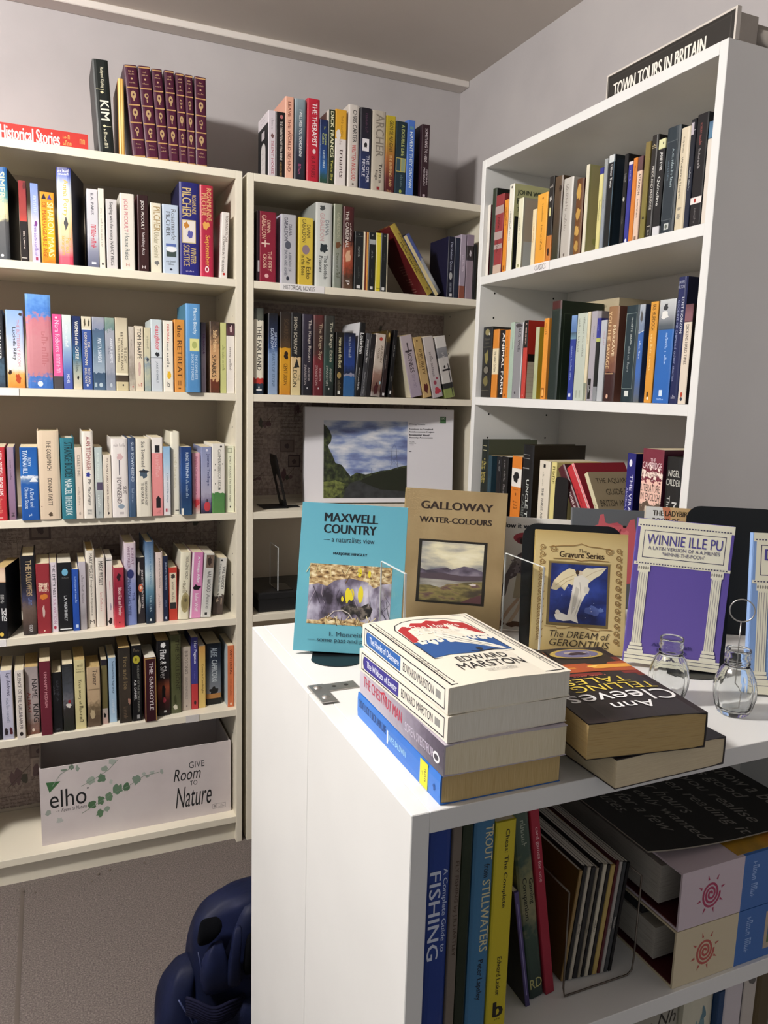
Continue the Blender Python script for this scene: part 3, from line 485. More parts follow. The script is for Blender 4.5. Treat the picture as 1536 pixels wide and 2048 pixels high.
(-.5364,.0251,.1769,.11,.011,0,0,0,'','131316','T|~oooooooo|404048|.1|.52|.45|.8¦T|~oooooooo|707078|.08|.5|.15|.3¦r|484850|.94|.96|.3|.7','short black paperback beside the maroon one'),
(-.5087,.028,.1974,.128,.01,0,0,0,'','26282a@0 484c54@.4 686870@.52 302c2c@.66 1c2018@1~.15','b|8c2024|.52|.6|.4|.75¦b|d8d4cc|.58|.66|.2|.8¦T|~ooooooo|383c40|.04|.3|.3|.8','dark paperback with red and white figure mid-spine'),
(-.4773,.0283,.2053,.128,.014,0,0,0,'','d4ca98','J|~oooo|585034|.05|.1|.3|.8¦J|~ooooo|686044|.12|.14|.2|.85¦J|~ooooo|686044|.16|.18|.2|.85¦T|True story of ~oooooo|5c5438|.28|.9|.3|.75','straw-yellow paperback with handwritten brown lettering'),
(-.4445,.0354,.1785,.11,.016,0,0,0,'','c0a888@0 b8a080@.55 706048@.68 584838@.85 605040@1~.25','T|Tamar|40342c|.04|.3|.45|.8¦r|907c60|.36|.38|.1|.95¦b|b0a080|.7|.9|.1|.6','tan paperback with brown stippled foot'),
(-.4053,.0168,.1944,.128,.025,0,0,0,'','=28242c@0 =6c6440@.09 645c38@.7 =b0a8a0@.76 c0a098@1','b|181818|.82|.92|.2|.7','slim olive paperback beside the pale blue one'),
(-.3848,.0204,.1967,.128,.029,0,0,0,'','9cb8d4@0 a8c4dc@1','T|Summertime Vagrancy|384c68|.05|.55|.4|.75¦T|~oooooooo|d0dce8|.6|.9|.4|.7','slim pale blue paperback'),
(-.3576,.0319,.2283,.128,.013,0,0,0,'','282420@0 3c342c@.6 2c2620@1~.15','T|Fire and Ice|807050|.12|.55|.4|.75¦b|a07868|.66|.77|.7|1¦T|~oooo|605040|.78|.95|.35|.7','dark brown paperback with worn tan lettering'),
(-.3214,.0269,.2314,.128,.014,0,0,0,'','121214','e|b0a838|.13|.24|.1|.85¦b|786820|.15|.21|.3|.6¦T|THE LIGHT OF THE SECRET MASTER|909088|.26|.88|.55|.75¦T|A.B. DANIEL|e0e0e0|.45|.72|.2|.45¦J|~ooo|6c6050|.04|.08|.2|.8¦r|989898|.92|.97|.45|.75','black paperback with yellow disc near its head'),
(-.2876,.0325,.1959,.128,-.002,0,0,0,'54242c','3a1620@0 34141c@1','r|c09858|0|1|.02|.07¦r|c09858|0|1|.93|.98¦r|c09858|.01|.02|.02|.98¦T|THE GARGOYLE|d8d0d0|.07|.82|.4|.75','dark maroon paperback edged with gold lines'),
(-.2489,.0359,.2339,.128,.026,0,0,0,'','17171a@0 1a1618@.5 8c4830@.62 401c1c@.8 141416@1','T|Flint & Silver|f0f0f0|.12|.5|.25|.75¦b|f0f0f0|.02|.1|.2|.8¦b|101010|.55|.85|.3|.7¦r|d8d8d8|.93|.96|.5|.7¦b|b04050|.74|.85|.4|.7','black paperback with white script and glowing silhouette'),
(-.2109,.0325,.2458,.155,.032,0,0,1,'','565838@0 4c5030@.5 585c40@1~.35','T|THE SKULLBONE|302c18|.06|.7|.5|.85¦b|d8d4c0|.88|.96|.2|.7¦b|383c20|.75|.9|.3|.6','tall olive hardback with skull near its foot'),
(-.1754,.0277,.2012,.128,.043,0,0,0,'','b8aca0','T|BIRDSONG|787068|.06|.42|.35|.7¦T|SEBASTIAN FAULKS|88807c|.47|.82|.4|.65¦e|686060|.92|.95|.45|.6','grey-beige paperback beside the olive hardback'),
(-.146,.02,.2284,.128,.044,0,0,0,'','=3c3c84@0 =38387c@.64 =b83c40@.65','T|Her Pegasus|e8ecf4|.05|.36|.3|.8¦T|~ooooooo|6c74b0|.45|.6|.4|.6¦e|302020|.88|.94|.35|.7','narrow violet-blue paperback with red foot'),
(-.123,.0202,.1979,.128,.046,0,0,0,'','c09050@0 d4b468@.3 d8bc70@1','T|Come in Candlelight|685020|.25|.8|.35|.7','narrow yellow paperback beside the dark one'),
(-.0976,.0451,.1983,.128,.06,0,0,0,'','1c2430@0 222c3c@.3 687078@.55 787c84@.75 =a87844@.82 =b07c44@.89 =141414@.9','T|ALFIE|a8b4bc|.07|.22|.3|.75¦T|CAPRICORN|c0c8cc|.27|.62|.35|.75¦b|181818|.7|.84|.15|.85','dark paperback with black map shape above an orange band'),
(-.0394,.0192,.1976,.128,.024,0,0,0,'b8c4c8','c87048','T|WINTERING|58281c|.06|.46|.35|.75¦T|STEPHEN ~oooo|8c4830|.5|.85|.4|.7¦e|e0c8b8|.93|.97|.35|.7','slim orange paperback at the end beside the upright'),
]),
('B0',2.02,0,'on top of the corner bookcase','books on top of the corner bookcase',[
(.0786,.0215,.1782,.11,.02,0,0,0,'1c1c1e','cfc6cc','T|SILENT HOUSE|a04858|.45|.95|.4|.72¦T|~oooooo|8c8088|.08|.3|.4|.65¦b|705050|.33|.42|.3|.8','pale lilac paperback showing its arched black and white cover'),
(.1012,.0265,.1781,.11,.02,0,0,0,'','191516','T|THE CONVICTION OF CORA BURNS|e0d8d0|.14|.72|.4|.68¦e|b06868|.04|.1|.4|.75¦T|CAROLYN KIRBY|a88858|.75|.97|.4|.65','black paperback with small rose at its head'),
(.1283,.0241,.2229,.128,.02,0,0,0,'dca28c','e0a890@0 e8b8a0@1','T|LEAVE THE WORLD BEHIND|7c3c30|.06|.9|.3|.66¦T|~oooooo|b87868|.3|.66|.7|.85','tall salmon-pink paperback'),
(.1556,.0329,.2223,.155,.02,0,0,1,'','8c9ca4@0 708088@.2 505c68@.45 2c3040@.65 20222c@1','T|I WILL MISS YOU TOMORROW|eceff0|.13|.7|.4|.65¦T|~oooo|a85078|.75|.95|.35|.6','blue-grey to black hardback with bold white lettering'),
(.1928,.0375,.2295,.155,.02,0,0,1,'','b82438@0 b42034@1','T|THE THERAPIST|f4e8e8|.05|.56|.4|.78¦T|B A PARIS|701420|.68|.93|.35|.7¦e|e0c8c8|.59|.65|.45|.7','bright red hardback with bold white lettering'),
(.2315,.0241,.1786,.11,.02,0,0,0,'','1e2850@0 204078@.5 2c60a0@.75 284c40@.9 304838@1~.1','T|The|a8b058|.1|.15|.5|.7¦T|Burning|c0c868|.2|.4|.6|.85¦T|Cabin|c0c868|.18|.4|.3|.55¦T|DAVID MARK|c8d8e0|.47|.75|.4|.65','short deep blue paperback with yellow-green lettering'),
(.2585,.019,.2092,.128,.02,0,0,0,'d8d0c4','2a321c@0 2c3420@1','T|DICK FRANCIS|ece8c0|.02|.62|.3|.8¦T|Twice Shy|c8c460|.66|.93|.3|.75','dark green paperback with large cream capitals'),
(.279,.0342,.2138,.128,.02,0,0,0,'','=d8a030@0 dca834@.36 =e4dcd8@.38','T|~oooo oooooo|a87820|.08|.35|.5|.7¦T|truants|584848|.48|.9|.4|.7¦T|the|b8a8a8|.38|.45|.35|.6¦b|e4dcd8|.25|.4|.02|.5','white paperback with yellow upper half'),
(.3193,.0336,.2333,.155,.02,0,0,1,'','ccc4bc','T|CHRIS CARTER|1c1a1c|.06|.44|.4|.75¦T|WRITTEN IN BLOOD|b83838|.47|.9|.35|.72¦e|706860|.93|.96|.4|.6','pale grey hardback with black and red lettering'),
(.357,.0354,.2314,.155,.02,0,0,1,'','1c1820@0 1c1a28@.35 202c54@.6 24305c@1','r|e4e0e4|.37|.52|.2|.8¦b|282428|.4|.49|.3|.7¦T|THE OTHER|d8d8e4|.57|.9|.58|.85¦T|PEOPLE|d8d8e4|.62|.83|.2|.48¦T|~oooooo|503448|.06|.3|.45|.75','navy hardback with white square on its spine'),
(.3959,.0428,.2301,.155,.02,0,0,1,'','b4ab9c@0 bcb4a4@1~.06','T|ARCHER|80786c|.04|.56|.25|.85¦T|Turn a|302824|.64|.88|.55|.78¦T|Page|302824|.7|.88|.22|.45¦r|8c2c2c|.93|.97|.4|.62','thick grey-beige hardback with embossed capitals'),
(.4402,.0303,.2223,.128,.02,0,0,0,'','b8a428@0 b09030@.3 a06030@.55 602020@.8 481418@1','T|GEORGE ALAGIAH|383010|.06|.45|.35|.75¦T|THE BURNING LAND|d8b880|.5|.9|.4|.7¦J|~ooo|b08060|.95|.98|.2|.7','mustard to maroon slim paperback'),
(.4729,.0349,.2115,.128,.02,0,0,0,'','142a34@0 16303c@1','T|A DOUBLE LIFE|b8bc70|.04|.46|.5|.8¦r|c0b058|.49|.68|.05|.95¦r|284858|.5|.67|.1|.48¦r|88987c|.5|.67|.55|.9¦T|~oooooo|687c80|.72|.88|.5|.75¦e|98a850|.92|.97|.4|.65','dark teal paperback with small framed picture'),
(.5103,.0248,.2204,.128,.02,0,0,0,'','4870c0@0 5078c8@1','T|HAVENT THEY GROWN|e0ecec|.15|.88|.35|.75¦r|608c98|.08|.12|.3|.8','bright blue paperback with wide white capitals'),
(.5594,.0265,.2155,.128,.02,0,0,0,'2e1620','30161f@0 2c141c@1','T|SOMETHING TO HIDE|d8ccd0|.05|.5|.4|.72¦T|DEBORAH|d0c4c8|.6|.8|.68|.86¦T|MOGGACH|d0c4c8|.58|.82|.3|.55¦r|c8b8c0|.94|.97|.3|.6','dark plum paperback, last toward the room corner'),
]),
('B1',1.729,0,'historical novels shelf, corner bookcase','books on the historical novels shelf',[
(.0445,.0078,.1947,.128,.012,0,0,0,'','2a1420','r|c8bcc0|0|1|0|.12¦r|b8b0b4|.7|.86|.3|1','dark sliver of a book against the upright'),
(.0532,.0479,.1943,.128,.012,0,0,0,'','7c1c30@0 841c34@1','T|DIANA|d8b8a0|.12|.3|.45|.65¦T|GABALDON|d8b8a0|.05|.38|.12|.4¦T|THE FIERY|d8b8a0|.56|.84|.5|.72¦T|CROSS|d8b8a0|.6|.8|.2|.42¦r|e0c8b8|.44|.46|.1|.6¦r|e0c8b8|.4|.5|.3|.36¦e|d8a8a8|.88|.94|.3|.55','thick dark crimson paperback with pale cross'),
(.1163,.0449,.194,.128,.012,0,0,0,'d0cce0','b0b0b6@0 b8b8be@1','T|DIANA|40404c|.14|.3|.5|.7¦T|GABALDON|40404c|.04|.38|.2|.44¦e|505460|.38|.5|.25|.65¦T|A BREATH OF|585c68|.54|.82|.5|.68¦T|SNOW AND ASHES|585c68|.51|.88|.22|.42¦e|303440|.89|.95|.35|.55','thick silver-grey paperback with dark medallion'),
(.1684,.0445,.1908,.128,.012,0,0,0,'','d4bc48@0 ccb040@1~.3','T|DIANA|584c28|.1|.3|.55|.8¦T|GABALDON|584c28|.02|.36|.25|.5¦e|8c7880|.4|.54|.25|.75¦T|An Echo|483c18|.58|.9|.55|.85¦T|in the Bone|483c18|.55|.85|.2|.45','yellow mottled paperback with lilac heart'),
(.2202,.0515,.2384,.155,.012,0,0,1,'909490','c4c6c2@0 ccd0cc@1~.05','T|DIANA|687078|.2|.38|.58|.8¦T|GABALDON|c09c9c|.12|.45|.25|.52¦b|283034|.46|.6|.2|.8¦T|The Scottish|383c3c|.62|.9|.52|.75¦T|Prisoner|383c3c|.63|.83|.22|.45¦b|484c4c|.02|.1|.2|.6','tall white hardback with black thistle-like blot'),
(.2767,.0274,.2402,.155,.012,0,0,1,'','808470@0 888c78@.4 8c9088@.7 7c8478@1~.15','T|GABALDON|a8a890|.1|.4|.35|.7¦b|684428|.42|.54|.15|.9¦T|Drums of ~oooo|505440|.58|.88|.35|.75','grey-green hardback with brown crest'),
(.3067,.0345,.2367,.155,.012,0,0,1,'5c1c20','4a1a1c@0 381818@.4 a86048@.55 a04830@.7 483024@.85 604838@1~.2','T|THE CARDINAL|e0d8d0|.05|.5|.2|.5¦T|~ooooooooooo|d8c8c0|.1|.5|.6|.75¦b|d0a888|.5|.7|.1|.8¦T|p|f0ece8|.88|.96|.3|.65','dark red hardback with painted figure low on its spine'),
(.3441,.0277,.1696,.11,.012,0,0,0,'','1a1d1f','T|1|c8c8c0|.03|.06|.4|.6¦r|787c78|.08|.085|.05|.95¦T|~ooooo|989c98|.24|.45|.4|.65¦T|~ooooooooo|5c605c|.5|.9|.45|.6¦r|d8d8d8|.92|.97|.3|.7','first of the matching thin black volumes'),
(.3732,.0156,.1711,.11,.012,0,0,0,'','e0d4b8@0 d8ccb0@1','r|681c14|0|1|.3|.6¦r|e0a050|0|1|.62|.95','slim cream, red and orange striped book between black volumes'),
(.3897,.022,.1716,.11,.012,0,0,0,'','1a1d1f','r|a8acac|.12|.2|.1|.95¦T|~ooooo|989c98|.28|.48|.4|.65¦T|~ooooooooo|5c605c|.5|.9|.45|.6¦r|d8d8d8|.92|.97|.3|.7¦T|2|c8c8c0|.03|.06|.4|.6','second matching thin black volume, pale patch near its head'),
(.4136,.0164,.1722,.11,.012,0,0,0,'','e0d040@0 d8c838@1','r|f0e8c8|0|1|0|.15¦r|181818|.05|.055|.2|1¦r|181818|.94|.945|.2|1','slim bright yellow book between black volumes'),
(.4309,.0217,.1729,.11,.012,0,0,0,'','1a1d1f','r|c8c0a8|0|1|.86|1¦T|~ooooo|404444|.3|.5|.4|.65¦r|d8d8d8|.92|.97|.2|.6¦T|3|c8c8c0|.03|.06|.4|.6','third matching thin black volume, cream line along its edge'),
(.5941,.0215,.2382,.155,.012,-35,0,1,'5c181c','a08c3c@0 988438@1','T|A PLACE OF GREATER SAFETY|504018|.1|.8|.55|.8¦T|HILARY MANTEL|382c10|.2|.72|.15|.45¦e|705c20|.9|.94|.4|.65','olive-gold hardback leaning steeply with dark red cover'),
(.6222,.024,.2063,.155,.012,-35,0,1,'','=48548c@0 =4c5890@.4 =90949c@.42 a8acb0@.75 383c40@1~.1','r|d0c090|0|1|0|.45¦T|~oooooooo|b09c68|.15|.7|.12|.35','cream and blue hardback leaning on the olive-gold one'),
(.6612,.0231,.1871,.128,.012,0,0,0,'1c1a34','16182c@0 181a2c@1','T|The Shadow Queen|a8acc0|.08|.55|.3|.7¦e|a8a8a8|.58|.7|.25|.75¦T|ANNE OBRIEN|8c90a0|.75|.9|.35|.75¦r|c8c8cc|.93|.98|.4|.8','dark indigo paperback with silver swirl, upright'),
(.685,.0173,.1861,.128,.012,0,0,0,'','1c2438','','thin plain dark navy paperback'),
(.7049,.0208,.1975,.128,.012,0,0,0,'','a498a8@0 a094a4@.75 =804838@.8 884c3c@1','T|~oooooooo|d0c4d0|.2|.7|.35|.7','mauve paperback with rust foot'),
(.7283,.0256,.1998,.128,.012,0,0,0,'','8c7c8c@0 8c7c8c@.15 =30282c@.17 =38303c@.38 =90808c@.4','b|c0b8c0|.22|.34|.3|.7','dusky mauve paperback with black panel'),
(.756,.0109,.1726,.11,.012,0,0,0,'','141416','','thin black book at the end beside the upright'),
]),
('B2',1.4083,0,'second shelf, corner bookcase','books on the second shelf of the corner bookcase',[
(.0354,.0309,.2457,.155,.01,0,0,1,'','=3c403c@0 585c54@.1 =e0dac8@.14 =dcd6c4@.8 =b83830@.81 =283848@.88 202c3c@1~.06','T|THE FAR LAND|201c18|.2|.72|.35|.75¦r|e0e0e0|.94|.96|.25|.8¦t|d8d8d8|.9|.93|.45|.6','cream hardback with bold black capitals and red band'),
(.0792,.0285,.2339,.128,.01,0,0,0,'101012','141418@0 1c2844@.25 2c4878@.42 7c94b8@.5 8ca0bc@1~.08','T|SIMON|b8c4d8|.22|.42|.65|.88¦T|SCARROW|b8c4d8|.18|.43|.25|.55¦T|HEARTS OF STONE|506880|.46|.9|.4|.7','black to grey-blue paperback beside the gold one'),
(.1149,.0325,.2404,.128,.01,0,0,0,'','241c18@0 302418@.3 483420@.38 =c89020@.43 d09828@.8 c08028@1~.05','T|SCARROW|483828|.08|.4|.35|.75¦T|CENTURION|58380c|.62|.88|.35|.7¦b|281408|.48|.58|.3|.8¦e|281408|.47|.53|.4|.75','paperback black above and gold below'),
(.1489,.0302,.2405,.128,.01,0,0,0,'','18181a@0 1c1c1c@.42 =d0b488@.54 d8c898@1~.05','T|SIMON SCARROW|c0b8a8|.05|.5|.25|.6¦T|THE|484030|.75|.82|.68|.85¦T|LEGION|383020|.66|.9|.2|.6¦t|202020|.55|.66|.3|.85','paperback black above and cream below'),
(.183,.033,.2382,.155,.01,0,0,1,'','2e2838@0 262230@.6 1c1c22@1~.15','T|The Kings Return|c0b8b0|.05|.6|.5|.82¦T|ANDREW|a8a0a0|.65|.82|.55|.75¦T|SWANSTON|a8a0a0|.62|.87|.2|.42¦r|d0d0d0|.9|.92|.45|.55','dark violet hardback with blackletter lettering'),
(.2184,.0329,.2377,.155,.01,0,0,1,'','5c2c2c@0 3c2824@.2 3c2420@.45 6c2028@.6 581c24@1~.15','T|The Kings Spy|b8a890|.1|.55|.45|.8¦T|ANDREW|b09898|.65|.82|.55|.75¦T|SWANSTON|b09898|.62|.87|.2|.42¦r|d0d0d0|.9|.92|.45|.55','dark red hardback with blackletter lettering'),
(.2521,.033,.2381,.155,.01,0,0,1,'','343430@0 2c302c@.3 28443c@.6 202c28@.85 1c2022@1~.12','T|The Kings Exile|c0bca8|.05|.6|.45|.8¦T|ANDREW|a8a8a0|.65|.82|.55|.75¦T|SWANSTON|a8a8a0|.62|.87|.2|.42¦r|d0d0d0|.9|.92|.45|.55','dark green hardback with blackletter lettering'),
(.2892,.0263,.1912,.128,.01,0,0,0,'','16130f','T|Hero out the Best|d8d0a8|.08|.55|.35|.75¦e|a08850|.62|.72|.2|.7¦r|d8d8d0|.91|.97|.3|.6¦T|~oooooo|6c6450|.75|.9|.3|.7','black paperback with cream blackletter and gold disc'),
(.3161,.0368,.1914,.128,.01,0,0,0,'','161a28@0 20346c@.2 203c80@.5 182848@.6 =8c8ca0@.64 =285890@.68 305c8c@1~.1','T|STELLA ~oooooo|a0a8b8|.06|.38|.4|.65','deep blue seascape paperback'),
(.3535,.0189,.2241,.155,.01,3.5,0,1,'d0d0d4','121214','T|Leviathan|e4e4e4|.14|.42|.2|.8¦T|Gordon John ~ooooo|d0d0d0|.6|.92|.3|.65','thin black hardback with white back cover, leaning'),
(.3741,.013,.1932,.128,.01,4.6,0,0,'','48484c@0 38383c@.5 505054@1','T|JOSEPHINE TEY|d8d8d8|.06|.5|.2|.7¦T|The Daughter of Time|a8a8ac|.58|.98|.3|.65','dark grey paperback with pale capitals, leaning'),
(.3883,.016,.1914,.128,.01,4.6,0,0,'','1e1c1e','T|~ooooooo|706868|.08|.55|.4|.65','narrow charcoal paperback beside the white one'),
(.4071,.0316,.1929,.128,.01,4.6,0,0,'','c4b8ac@0 bcb0a4@.5 8c6c60@.65 584038@.9 9c9490@1~.08','e|a83c30|.05|.11|.35|.7¦T|ALISON|786858|.18|.45|.6|.85¦T|WEIR|786858|.22|.4|.3|.5¦b|401418|.75|1|.2|.75¦e|98b8c0|.75|.8|.75|.92','white leaning paperback with red seal and dark skirt at its foot'),
(.4411,.0145,.2051,.128,.01,4.6,0,0,'','3c3018@0 584418@.1 241c18@.2 2c1c20@1~.2','e|c0a868|.03|.1|.4|.75¦T|~oooooooooooo|88807c|.2|.75|.3|.6¦r|c8c8c8|.94|.98|.3|.8','dark narrow paperback with gilt ornament at its head'),
(.4661,.0117,.2074,.128,.01,4.6,0,0,'','131214','T|~oooo ooo ooooo|b8b4b0|.12|.5|.35|.6¦T|~ooooooo|98948c|.6|.85|.35|.6¦r|d8d8d8|.9|.95|.35|.75','thin black paperback leaning before the lilac one'),
(.5477,.0401,.1946,.128,.01,-13.7,0,0,'c4bca4','b0a4a8@0 a89ca4@.5 9c90a0@1~.05','T|LIONESS|3c3438|.25|.6|.35|.7¦r|383034|.12|.28|.44|.54¦r|383034|.24|.27|.2|.8¦T|~ooooo|8c8090|.64|.85|.4|.65','pale lilac paperback with sword, leaning'),
(.5923,.0293,.1919,.128,.01,-13.7,0,0,'','b09460@0 b89c6c@1','T|IMPURITY|584020|.2|.62|.4|.75¦b|501c18|.74|.97|.2|.8¦T|~oooooooo|785c30|.15|.6|.18|.32¦e|604420|.04|.07|.3|.5','tan paperback with small red figure at its foot, leaning'),
(.6266,.0365,.1955,.128,.01,-13.7,0,0,'','bcb4b0@0 b4acac@.6 a8a0a4@1','T|~ooooo ooooooo|686060|.25|.65|.35|.65¦b|a83444|.82|.97|.15|.95¦e|8c3c4c|.72|.79|.3|.6¦e|8c3c4c|.67|.71|.6|.8','pale grey paperback with red flower at its foot, leaning'),
(.6711,.0364,.1986,.128,.01,-13.7,0,0,'','=c8c4c0@0 =88888a@.18 707074@.3 =bcb8b4@.34 =c0bcb8@.62 =282828@.76 =808c50@.85','r|201c1c|.45|.98|.78|.86¦r|201c1c|.53|.56|.2|.95¦b|282424|.46|.53|.35|.6¦T|~ooooo|b0acaa|.26|.4|.4|.7','grey and white paperback with black post picture, last leaning one'),
]),
('C1',1.733,1,'classics shelf under the sign','books on the classics shelf',[
(.4085,.0123,.1801,.11,.012,0,0,0,'4c1820','e4ded4','T|~ooooooooooo|908880|.15|.7|.3|.6','thin white paperback at the far end'),
(.4269,.0186,.2164,.155,.012,0,0,1,'101412','26301f@0 24302a@1~.1','','tall dark green book next to the far end'),
(.4467,.0383,.1954,.128,.012,0,0,0,'','8c3438@0 903438@1','r|a89490|.14|.24|0|1¦r|a89490|.46|.56|0|1¦r|a89490|.62|.68|0|1¦r|c0a898|.88|1|0|1¦T|~oooo|501c1c|.28|.42|.35|.65¦T|~ooooooo|501c1c|.57|.72|.3|.65','red paperback with pale horizontal bands'),
(.4899,.016,.1761,.11,.012,0,0,0,'','dc9030@0 d88828@1','T|~oooooooo|7c4810|.06|.4|.3|.7¦r|905010|.9|.97|.3|.7','slim orange paperback beside the banded red one'),
(.509,.0215,.2084,.128,.012,0,0,0,'b8b888','e6e2d4','T|~ooooooooo ooooo|504c44|.2|.75|.35|.6¦e|181818|.02|.05|.4|.6','tall white paperback showing its pale green cover'),
(.5536,.0207,.1665,.11,.012,0,0,0,'a09c90','e4e0c4','T|~ooooooo ooooo|808068|.1|.8|.35|.6¦r|98986c|.93|.97|.3|.7','cream paperback with grey cover and black profile'),
(.6172,.0149,.129,.11,.012,0,0,0,'','e8d8b0','T|~ooooo oooooo|c08840|.08|.75|.35|.65','slim cream paperback with orange lettering'),
(.6342,.0409,.1582,.11,.012,0,0,0,'','e8a840@0 e09c38@1','T|~ooooooooo|906020|.45|.8|.5|.68¦T|~oooooooo|906020|.15|.4|.5|.64¦d|b07020|.05|.09|.45|.65','broad orange paperback, plain spine'),
(.6788,.018,.1883,.128,.012,0,0,0,'','=282624@0 =2c2a28@.68 =c07838@.69','r|d0c890|.36|.46|.3|.6¦J|~ooo|c8c0b8|.1|.13|.2|.8¦b|c8c4bc|.22|.3|.2|.7¦b|301810|.82|.95|.2|.8','tall black paperback with orange foot'),
(.698,.0298,.1827,.155,.012,0,0,1,'4c3c2c','584634@0 483a2c@.5 2c3020@1~.12','b|302418|.1|.2|.6|.95','tall worn brown hardback'),
(.731,.0356,.171,.155,.012,0,0,1,'','bcb8b0@0 b4aea6@1','T|~ooooooooo oooooo|807870|.08|.65|.35|.6¦b|584c44|.93|.98|.4|.6','tall pale grey hardback with worn head'),
(.7794,.0248,.1599,.155,.012,0,0,1,'4c1c18','5c3820@0 704820@1~.5','b|c0984c|.05|.3|.1|.9¦b|b89048|.35|.55|.15|.9¦b|c09850|.58|.78|.1|.9¦b|b08c48|.8|.97|.15|.85','brown hardback with gilt floral spine'),
(.8121,.0104,.1824,.11,.012,0,0,0,'a8a470','dcd6c0','T|~oooooo oooooo|a89c78|.1|.6|.35|.6','tall cream book showing its olive floral cover'),
(.8578,.0119,.165,.11,.012,0,0,0,'','=303484@0 =2c3080@.07 =d8d090@.08 d0c888@1','T|~ooooooooooo|707048|.12|.9|.35|.7','slim pale yellow paperback with blue tip'),
(.8712,.0102,.1793,.11,.012,0,0,0,'','9ca0a0@0 88909c@1~.1','T|~oooooooo|4c5058|.1|.9|.4|.65','slim grey paperback beside the yellow one'),
(.8843,.0184,.1824,.11,.012,0,0,0,'182228','=d0d4d4@0 =c8d0d4@.07 =1c1c20@.08 161a1c@1','T|Oliver Twist|d8d8d4|.1|.35|.4|.75¦r|506878|0|1|.9|1','black paperback with white tip and dark cover facing out'),
(.9329,.0109,.1731,.11,.012,0,0,0,'','1a1a1c','T|~ooooooo|9c9c98|.1|.42|.5|.75¦T|~ooooooo|9c9c98|.1|.42|.2|.42¦e|b0b0a8|.47|.52|.25|.75¦T|~oooooooo|8c8c88|.55|.9|.4|.6','black paperback with small pale emblem'),
(.9465,.0118,.1555,.11,.012,0,0,0,'','=d8d0d4@0 =d4ccd0@.03 =38388c@.04 34388c@1','T|~oo ooooo|b8b8d8|.07|.28|.4|.65¦e|d8dce8|.94|.99|.3|.75','indigo paperback with white tip'),
(.9599,.0116,.159,.11,.012,0,0,0,'','cc7c34@0 c87830@1','T|~oooo|683810|.05|.2|.4|.65','slim orange paperback beside the indigo one'),
(.9726,.014,.1583,.11,.012,0,0,0,'','=68484c@0 584040@.16 =e0c4b0@.17 d8bca8@1','T|ATKINSON|34302e|.2|.45|.4|.8¦T|~ooooooo|706058|.47|.75|.4|.65¦r|806858|.94|.99|.3|.7','pale peach paperback with dark photograph at its head'),
(.9912,.0137,.1799,.11,.012,0,0,0,'','807040@0 787038@1~.08','b|302c18|.75|.8|.3|.8','olive cloth book beside the glossy black one'),
(1.0065,.0184,.1875,.155,.012,0,0,1,'','272422@0 1e1c1c@1','J|~ooo|d0c090|.09|.11|.2|.8¦r|d0c090|.12|.125|.2|.8¦T|PRIDE AND PREJUDICE|c8c4bc|.3|.72|.3|.7¦r|c8c0b0|.88|.885|.3|.75¦T|~ooo|a8a49c|.92|.97|.4|.65','glossy black hardback with small silver capitals'),
(1.0264,.018,.175,.11,.012,0,0,0,'','=d8d8a8@0 =d4d4a0@.09 =1c1c1e@.1 =1a1a1c@.89 =d0d0d4@.9','T|JANE EYRE|e0e0dc|.13|.32|.3|.75¦T|Quinoline|d0d0cc|.38|.68|.2|.65¦e|202020|.03|.06|.65|.8','black paperback with white foot and cream head'),
(1.0458,.0338,.1891,.155,.012,0,0,1,'','26323a@0 222c34@1~.1','r|50585c|.13|.87|.1|.9¦r|263038|.137|.863|.14|.86¦T|A.C. ~oooooooo|8c9cA0|.16|.6|.55|.75¦T|~oooooooo|60707c|.2|.6|.3|.45¦r|b8bcb8|.9|.96|.35|.7¦e|505850|.91|.95|.42|.6','broad slate-black hardback with faint ruled panel'),
(1.0819,.0235,.1794,.155,.012,0,0,1,'','d4c8b0@0 ccc0a4@1','T|Emily Bronte|605848|.09|.24|.3|.5¦T|Wuthering Heights|605848|.28|.68|.25|.5¦b|989080|.76|.8|.2|.75¦b|989080|.82|.9|.2|.7','cream hardback between two dark ones'),
(1.1067,.0119,.188,.128,.012,0,0,0,'','14161c@0 1c2438@1','r|a0a0a8|.1|.105|0|1¦T|~oooooo oooooo|b8bcc0|.32|.75|.35|.65¦r|b8b0b8|.03|.14|.1|.6','narrow black paperback before the one with white band'),
(1.1201,.0255,.1913,.128,.012,0,0,0,'1c222a','141216','T|ROBERT ~oooooo|8c4c48|.08|.27|.35|.6¦T|The Road to ~oooo|a8a4a4|.3|.48|.35|.6¦r|e4dcd8|.73|.79|0|1¦e|9c3028|.74|.78|.3|.5¦T|~oooooo|706c6c|.83|.96|.4|.6','black paperback with white band low on its spine'),
(1.148,.0173,.1725,.11,.012,0,0,0,'','=44607c@0 587c98@.1 =30485c@.16 =d8cfc4@.17 =d4ccc0@1','','white paperback with blue photograph, last beside the upright'),
]),
('C2',1.4192,1,'second shelf under the sign','books on the second shelf under the sign',[
(.4137,.0472,.1834,.11,.012,0,0,0,'','26282a@0 2a2824@1~.06','e|8c8458|.03|.12|.25|.7¦b|c0bcb0|.08|.13|.6|.8¦J|~oooo|605c50|.16|.19|.2|.8¦J|~oooo|605c50|.21|.24|.2|.8¦r|605c4c|.28|.29|.1|.9¦b|807848|.31|.55|.2|.8¦e|1a1a1a|.54|.68|.15|.85¦e|706c60|.56|.66|.25|.75¦b|706840|.68|.85|.2|.8¦r|605c4c|.9|.91|.1|.9','black paperback with gilt ornament at the far end'),
(.465,.0284,.1742,.11,.012,0,0,0,'','=d08434@0 =cc8030@.27 =e0d4b4@.28 =dccfb0@.65 =cc8030@.66','T|THE GREAT GATSBY|40382c|.32|.62|.35|.65','orange paperback with cream middle band'),
